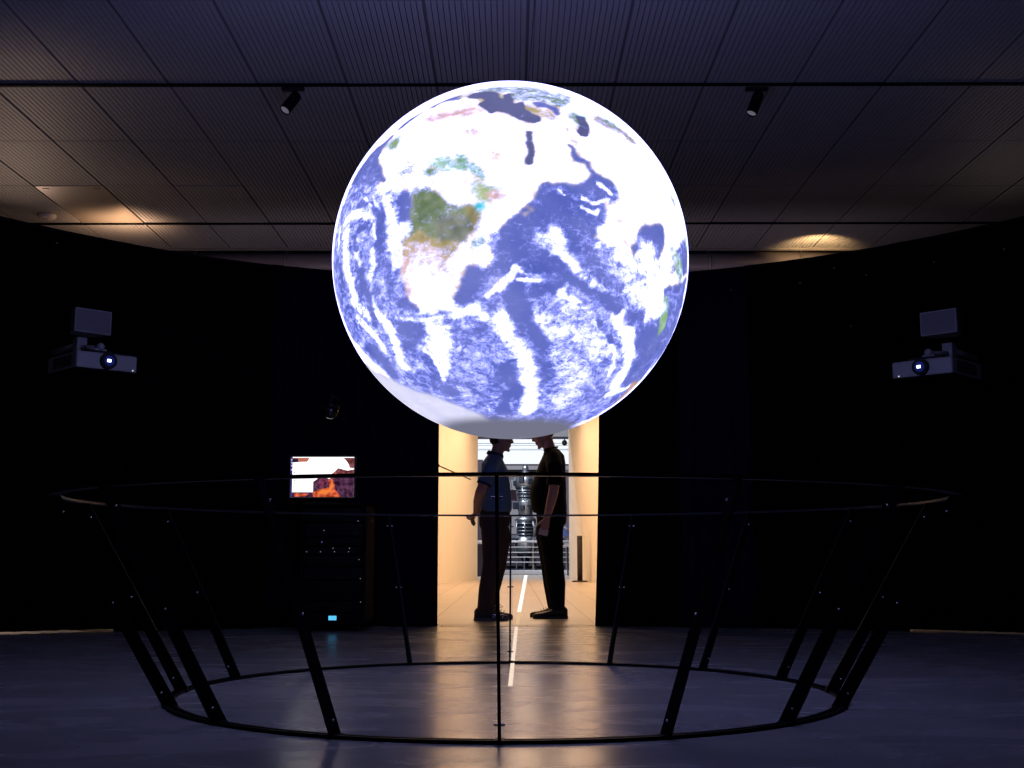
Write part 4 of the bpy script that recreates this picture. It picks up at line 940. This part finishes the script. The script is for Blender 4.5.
# ------------------------------------------------------------------ the two men
def frame(d, side):
    d = Vector(d).normalized(); s = Vector(side); s = (s - d * s.dot(d)).normalized(); return d, s, d.cross(s)
def hand(b, wrist, d, across, curl=.5, size=1.0, thumb=1):
    """palm along d, fingers spread along 'across', curling towards n"""
    w = Vector(wrist); d, s, n = frame(d, across); L = .085 * size
    b.tube([w - d * .015, w + d * L * .45, w + d * L], [(.021, .030), (.017, .041), (.015, .042)], 12, up=n, rounded=True)
    for i, (o, l) in enumerate(((.031, .072), (.011, .080), (-.010, .075), (-.030, .058))):
        p = w + d * (L * .97 - abs(o) * .12) + s * o; P = [p]; a = .15 + curl * .25; dd = d
        for seg in (.45, .32, .25):
            dd = (d * math.cos(a) + n * math.sin(a)); p = p + dd * (l * seg * size); P.append(p); a += curl * .75
        b.tube([P[0] - d * .012] + P, [.0092, .0090, .0086, .0080, .0068], 10, rounded=True)
    p = w + d * L * .28 + s * .034 * thumb; P = [w + d * L * .15 + s * .018 * thumb, p]
    t = (d * .62 + s * .55 * thumb + n * .42).normalized(); P.append(p + t * .036 * size); P.append(P[-1] + (t * .8 + d * .45 + n * .2).normalized() * .030 * size)
    b.tube(P, [.014, .0125, .0105, .0082], 10, rounded=True)
def head(b, c, pitch, k=1.0, neck=None):
    """head facing +x about centre c (ear height)"""
    R = Matrix.Rotation(pitch, 3, 'Y'); c = Vector(c)
    def q(x, y, z): return c + R @ (Vector((x, y, z)) * k)
    b.ball(q(-.012, 0, .045), (.098 * k, .076 * k, .088 * k), 20, R)        # skull
    b.ball(q(.028, 0, .0), (.068 * k, .064 * k, .085 * k), 18, R)           # face
    b.ball(q(.040, 0, -.062), (.046 * k, .046 * k, .036 * k), 16, R)        # jaw
    b.ball(q(.076, 0, -.088), (.018 * k, .022 * k, .016 * k), 12, R)        # chin
    b.tube([q(.088, 0, .040), q(.106, 0, .012), q(.116, 0, -.006), q(.092, 0, -.018)], [(.008, .008), (.010, .011), (.011, .015), (.008, .014)], 10, rounded=True)
    for s in (-1, 1):
        b.ball(q(.086, s * .034, .046), (.014, .024, .008), 10, R)          # brow
        b.tube([q(.0, s * .072, .030), q(-.010, s * .080, .012), q(-.004, s * .078, -.018), q(.004, s * .072, -.028)], [.010, .013, .011, .007], 8, rounded=True)
        b.ball(q(.062, s * .040, -.012), (.022, .020, .022), 10, R)         # cheek
    b.ball(q(.090, 0, -.040), (.011, .026, .0065), 10, R); b.ball(q(.087, 0, -.053), (.011, .023, .0065), 10, R)   # lips
    if neck is not None: b.tube([Vector(neck), c + R @ Vector((-.018, 0, -.035)) * k], [(.062, .060), (.056, .054)], 16, up=(1, 0, 0))
    return q, R
def face_parts(t, q, R, k, m_eye, m_dark):
    for s in (-1, 1):
        e = MB(); e.ball(q(.082, s * .031, .026), .0115 * k, 14); e.build('eye', m_eye, t)
        e = MB(); e.ball(q(.0915, s * .031, .026), (.004, .0055, .0055), 10); e.build('iris', m_dark, t)
def shoe(b, heel, toe, w, h, sole):
    heel = Vector(heel); toe = Vector(toe); L = (toe - heel).length
    for (u, hw, hh) in ((0, .70, .9), (.25, .78, 1.0), (.5, .84, .72), (.72, 1.0, .52), (.9, .78, .42)):
        pass
    d = (toe - heel).normalized(); n = Vector((-d.y, d.x, 0))
    secs = [(0.0, .55, .72), (.06, .72, .92), (.22, .80, 1.0), (.40, .80, .86), (.55, .90, .62), (.72, 1.0, .50), (.88, .88, .44), (.97, .60, .36), (1.0, .30, .26)]
    V = []; Fc = []; n_ = 14
    for (u, hw, hh) in secs:
        o = heel + d * (L * u)
        for k in range(n_):
            a = 2 * PI * k / n_; x = math.cos(a); z = math.sin(a)
            V.append(o + n * (w / 2 * hw * math.copysign(abs(x) ** .7, x)) + Vector((0, 0, sole + (h * hh - sole) * (.5 + .5 * math.copysign(abs(z) ** .8, z)))))
    for i in range(len(secs) - 1):
        for k in range(n_): k2 = (k + 1) % n_; Fc.append((i * n_ + k, (i + 1) * n_ + k, (i + 1) * n_ + k2, i * n_ + k2))
    b.add(V, Fc, True); b.add(V[:n_], [tuple(range(n_))]); b.add(V[-n_:], [tuple(range(n_))[::-1]])
def sole(b, heel, toe, w, h):
    heel = Vector(heel); toe = Vector(toe); d = (toe - heel); L = d.length; d.normalize(); n = Vector((-d.y, d.x, 0)); P = []
    for u, hw in ((-.01, .5), (.05, .78), (.3, .84), (.5, .86), (.72, 1.02), (.9, .84), (1.0, .42)): P.append((u, hw))
    pts = [(heel + d * (L * u) + n * (w / 2 * hw)) for u, hw in P] + [(heel + d * (L * u) - n * (w / 2 * hw)) for u, hw in P[::-1]]
    m = len(pts); b.add([(p.x, p.y, 0) for p in pts] + [(p.x, p.y, h) for p in pts], [tuple(range(m))[::-1], tuple(range(m, 2 * m))] + [(i, (i + 1) % m, m + (i + 1) % m, m + i) for i in range(m)])

M_skin = mat('skin', (.58, .32, .27), .55, noise=.12, nscale=30); M_skin2 = mat('fair_skin', (.62, .34, .30), .55, noise=.12, nscale=30)
M_hair = mat('dark_brown_hair', (.018, .012, .011), .6, bump=.6, bscale=160); M_eye = mat('eye_white', (.7, .7, .7), .3); M_iris = mat('iris', (.03, .02, .015), .2)
M_blue = mat('blue_polo_cloth', (.15, .27, .48), .85, spec=.2, noise=.12, nscale=14, bump=.25, bscale=22)
M_collar = mat('dark_blue_collar', (.018, .04, .11), .85, spec=.2)
M_tr1 = mat('dark_brown_trousers', (.075, .05, .06), .85, spec=.2, noise=.2, nscale=12, bump=.3, bscale=18)
M_tee = mat('black_tee', (.008, .007, .009), .9, spec=.15, bump=.3, bscale=16); M_tr2 = mat('black_trousers', (.007, .006, .008), .9, spec=.15, bump=.3, bscale=16)
M_shoe1 = mat('grey_sneaker', (.05, .045, .055), .7, noise=.3, nscale=60); M_sole1 = mat('sneaker_sole', (.16, .15, .16), .7); M_shoe2 = mat('black_leather', (.012, .010, .011), .45)
M_lace = mat('shoe_lace', (.35, .34, .36), .8)
M_card = mat('white_card', (.88, .74, .70), .6)

# ---- man in blue, facing right, hands clasped behind his back
A = thing('person', (at(494, 620, 11.26).x, 11.26, 0), 'man in a blue polo facing right with hands clasped behind his back', 'person')
legsA = {}
for s, dx in ((-1, -.012), (1, .028)):
    legsA[s] = [(.005, s * .085, .93), (.01 + dx, s * .10, .72), (-.005 + dx, s * .105, .49), (-.05 + dx, s * .11, .28), (-.075 + dx, s * .115, .08)]
armsA = {s: [(-.005, s * .175, 1.425), (-.03, s * .225, 1.38), (-.075, s * .255, 1.27), (-.125, s * .262, 1.165)] for s in (-1, 1)}
foreA = {-1: [(-.125, -.262, 1.165), (-.15, -.17, 1.08), (-.165, -.065, .985)], 1: [(-.125, .262, 1.165), (-.145, .18, 1.085), (-.16, .085, 1.0)]}
b = MB()
b.rings([(.0, 0, .80, .09, .13), (.0, 0, .88, .115, .165), (.005, 0, .98, .115, .165), (.02, 0, 1.1, .118, .155), (.02, 0, 1.25, .118, .165), (.0, 0, 1.36, .105, .16), (-.005, 0, 1.44, .080, .12), (.01, 0, 1.50, .05, .05)])
for s in (-1, 1):
    b.tube(legsA[s], [(.10, .10), (.082, .08), (.06, .056), (.056, .052), (.036, .034)], 16, up=(1, 0, 0), rounded=True)
    L0 = Vector(legsA[s][-1]); b.tube([L0 + Vector((-.02, 0, -.03)), L0 + Vector((.10, 0, -.045)), L0 + Vector((.17, 0, -.055))], [.034, .034, .022], 12, rounded=True)
    b.tube(armsA[s], [.052, .052, .05, .044], 14, rounded=True); b.tube(foreA[s], [.045, .041, .030], 14, rounded=True)
hand(b, foreA[-1][-1], (-.42, .50, -.75), (.3, .75, .35), .6, .95, 1)
hand(b, foreA[1][-1], (-.45, -.62, -.62), (.2, -.5, .8), .75, .95, -1)
qA, RA = head(b, (.062, 0, 1.655), .06, .98, neck=(.012, 0, 1.47))
b.skin('body', M_skin, A, .0065, 3)
face_parts(A, qA, RA, .98, M_eye, M_iris)
h = MB()
h.ball(qA(-.018, 0, .060), (.100, .081, .088), 20, RA); h.ball(qA(-.052, 0, .01), (.060, .074, .060), 16, RA); h.ball(qA(.045, 0, .105), (.048, .062, .028), 14, RA)
h.skin('hair', M_hair, A, .008, 2)
g = MB()
for s in (-1, 1):
    ring = [qA(.104, s * .031 + .021 * math.cos(a), .026 + .017 * math.sin(a)) for a in np.linspace(0, 2 * PI, 17)]; g.tube(ring, .0018, 6, caps=False)
    g.tube([qA(.103, s * .052, .030), qA(.0, s * .079, .032)], .0018, 6)
g.tube([qA(.106, -.010, .028), qA(.106, .010, .028)], .0018, 6); g.build('glasses', mat('glasses_frame', (.25, .24, .25), .25, .8), A)
sh = MB()
sh.rings([(.012, 0, .985, .142, .185), (.015, 0, 1.02, .150, .185), (.018, 0, 1.12, .142, .178), (.014, 0, 1.25, .134, .185), (.0, 0, 1.37, .124, .188), (-.012, 0, 1.44, .106, .170), (-.004, 0, 1.495, .080, .115), (.006, 0, 1.525, .066, .076)], e=2.3)
for s in (-1, 1): sh.tube([(-.005, s * .14, 1.455), armsA[s][1], armsA[s][2], (-.088, s * .258, 1.235)], [.074, .070, .068, .069], 16)
polo = sh.skin('polo_shirt', M_blue, A, .009, 3)
c = MB()
ring = [(.008 + .070 * math.cos(a), .070 * math.sin(a), 1.525 - .022 * math.cos(a)) for a in np.linspace(0, 2 * PI, 25)]; c.tube(ring, [(.020, .009)] * 25, 10, caps=False, up=(0, 0, 1)); c.build('collar', M_collar, polo)
for s in (-1, 1):
    c = MB(); a0, a1 = Vector((-.086, s * .2575, 1.245)), Vector((-.092, s * .259, 1.228)); c.tube([a0, a1], .069, 16); c.build('sleeve_cuff', M_collar, polo)
ly = MB()
for s in (-1, 1): ly.tube([(-.02, s * .066, 1.522), (.085, s * .070, 1.46), (.135, s * .06, 1.36), (.160, s * .03, 1.24), (.168, 0, 1.19)], [(.0015, .008)] * 5, 6, up=(1, 0, 0))
ly.build('lanyard', M_plastic, A)
bd = MB(); bd.box((.176, -.01, 1.145), (.006, .075, .10), rz=-1.0, bev=.002); bd.build('badge', M_card, A)
tr = MB()
tr.rings([(.0, 0, .80, .10, .15), (.002, 0, .86, .142, .178), (.004, 0, .94, .145, .182), (.008, 0, 1.02, .135, .172)], e=2.3)
for s in (-1, 1):
    P = legsA[s]; tr.tube(P, [(.135, .105), (.112, .10), (.088, .086), (.078, .078), (.068, .068)], 18, up=(1, 0, 0))
tr.skin('trousers', M_tr1, A, .009, 3)
be = MB(); be.rings([(.010, 0, .985, .144, .181), (.010, 0, 1.018, .144, .181)], e=2.3); be.build('belt', M_plastic, A)
for s, dx in ((-1, -.012), (1, .028)):
    he, to = (-.165 + dx, s * .115, 0), (.145 + dx, s * .135, 0)
    sm = MB(); shoe(sm, he, to, .105, .125, .02); so_ = sm.build('sneaker', M_shoe1, A)
    sm = MB(); sole(sm, he, to, .112, .028); sm.build('sole', M_sole1, so_)
    lc = MB()
    for i in range(4):
        x = -.02 + dx + i * .026; zz = .112 - i * .012; lc.tube([(x, s * .122 - .034, zz - .012), (x + .012, s * .122, zz + .006), (x, s * .122 + .034, zz - .012)], .0035, 6)
    lc.tube([(-.02 + dx, s * .12, .115), (.03 + dx, s * .12 - .02, .135), (.055 + dx, s * .12 - .03, .115), (.01 + dx, s * .12, .110)], .0035, 6); lc.build('laces', M_lace, so_)

# ---- man in black, facing left, head bowed, arm hanging with a white card
Bp = thing('person', (at(552, 617, 11.62).x, 11.62, 0), 'heavyset man in a black t-shirt facing left with his head bowed', 'person', rz=PI)
legsB = {s: [(.005, s * .09, .98), (.012 + dx, s * .105, .78), (-.012 + dx, s * .11, .52), (-.035 + dx, s * .115, .32), (-.052 + dx, s * .12, .08)] for s, dx in ((1, .0), (-1, .022))}
armsB = {1: [(-.01, .185, 1.48), (-.02, .245, 1.42), (-.022, .268, 1.32), (-.012, .275, 1.19)], -1: [(-.01, -.185, 1.48), (-.02, -.245, 1.42), (-.03, -.268, 1.32), (-.03, -.275, 1.19)]}
foreB = {1: [(-.012, .275, 1.19), (.018, .272, 1.07), (.056, .262, .925)], -1: [(-.03, -.275, 1.19), (-.01, -.275, 1.07), (.03, -.265, .925)]}
b = MB()
b.rings([(.0, 0, .84, .10, .14), (.0, 0, .93, .125, .18), (.02, 0, 1.05, .14, .19), (.035, 0, 1.18, .15, .19), (.015, 0, 1.33, .13, .19), (-.005, 0, 1.44, .105, .16), (-.01, 0, 1.52, .08, .12), (.0, 0, 1.58, .05, .05)])
for s in (-1, 1):
    b.tube(legsB[s], [(.105, .10), (.09, .086), (.064, .06), (.060, .055), (.038, .036)], 16, up=(1, 0, 0), rounded=True)
    L0 = Vector(legsB[s][-1]); b.tube([L0 + Vector((-.02, 0, -.03)), L0 + Vector((.10, 0, -.045)), L0 + Vector((.18, 0, -.055))], [.034, .034, .022], 12, rounded=True)
    b.tube(armsB[s], [.055, .056, .054, .048], 14, rounded=True); b.tube(foreB[s], [.049, .045, .031], 14, rounded=True)
hand(b, foreB[1][-1], (.22, -.06, -.97), (.95, .1, .2), .55, 1.0, 1)
hand(b, foreB[-1][-1], (.15, .05, -.97), (.95, -.1, .2), .5, 1.0, 1)
qB, RB_ = head(b, (.070, 0, 1.730), .30, 1.02, neck=(-.005, 0, 1.54))
b.skin('body', M_skin2, Bp, .0065, 3)
face_parts(Bp, qB, RB_, 1.02, M_eye, M_iris)
h = MB(); h.ball(qB(-.020, 0, .060), (.098, .080, .084), 20, RB_); h.ball(qB(-.056, 0, .022), (.050, .070, .050), 16, RB_); h.skin('hair', M_hair, Bp, .008, 2)
sh = MB()
sh.rings([(.015, 0, .995, .158, .205), (.022, 0, 1.04, .170, .210), (.035, 0, 1.16, .176, .208), (.032, 0, 1.22, .176, .206), (.008, 0, 1.36, .146, .205), (-.010, 0, 1.47, .128, .200), (-.022, 0, 1.545, .104, .165), (-.008, 0, 1.595, .076, .105), (.004, 0, 1.615, .066, .074)], e=2.3)
for s in (-1, 1): sh.tube([(-.01, s * .15, 1.515), armsB[s][1], armsB[s][2], (Vector(armsB[s][2]) * .4 + Vector(armsB[s][3]) * .6)], [.080, .078, .074, .076], 16)
tee = sh.skin('t_shirt', M_tee, Bp, .009, 3)
c = MB(); ring = [(.003 + .067 * math.cos(a), .068 * math.sin(a), 1.612 - .018 * math.cos(a)) for a in np.linspace(0, 2 * PI, 25)]; c.tube(ring, .007, 8, caps=False); c.build('neckband', M_tee, tee)
tr = MB()
tr.rings([(.0, 0, .84, .10, .15), (.0, 0, .90, .142, .185), (.0, 0, 1.0, .148, .192), (.005, 0, 1.05, .140, .180)], e=2.3)
for s in (-1, 1): tr.tube(legsB[s], [(.125, .108), (.118, .105), (.094, .09), (.092, .085), (.064, .07)], 18, up=(1, 0, 0))
tr.skin('trousers', M_tr2, Bp, .009, 3)
for s, dx in ((1, 0), (-1, .022)):
    he, to = (-.142 + dx, s * .12, 0), (.185 + dx, s * .14, 0)
    sm = MB(); shoe(sm, he, to, .105, .12, .02); so_ = sm.build('shoe', M_shoe2, Bp)
    sm = MB(); sole(sm, he, to, .110, .024); sm.build('sole', M_plastic, so_)
    lc = MB()
    for i in range(4):
        x = .0 + dx + i * .024; zz = .100 - i * .010; lc.tube([(x, s * .126 - .030, zz - .012), (x + .010, s * .126, zz + .006), (x, s * .126 + .030, zz - .012)], .003, 6)
    lc.build('laces', M_plastic, so_)
cd = MB(); cd.box((0, 0, 0), (.088, .006, .058), bev=.002); o = cd.build('card', M_card)
o.location = (Bp.location.x - .085, 11.62 - .262, .805); o.rotation_euler = (0, .22, 0)
tag(o, 'small white card held in the hand of the man in black', 'card')
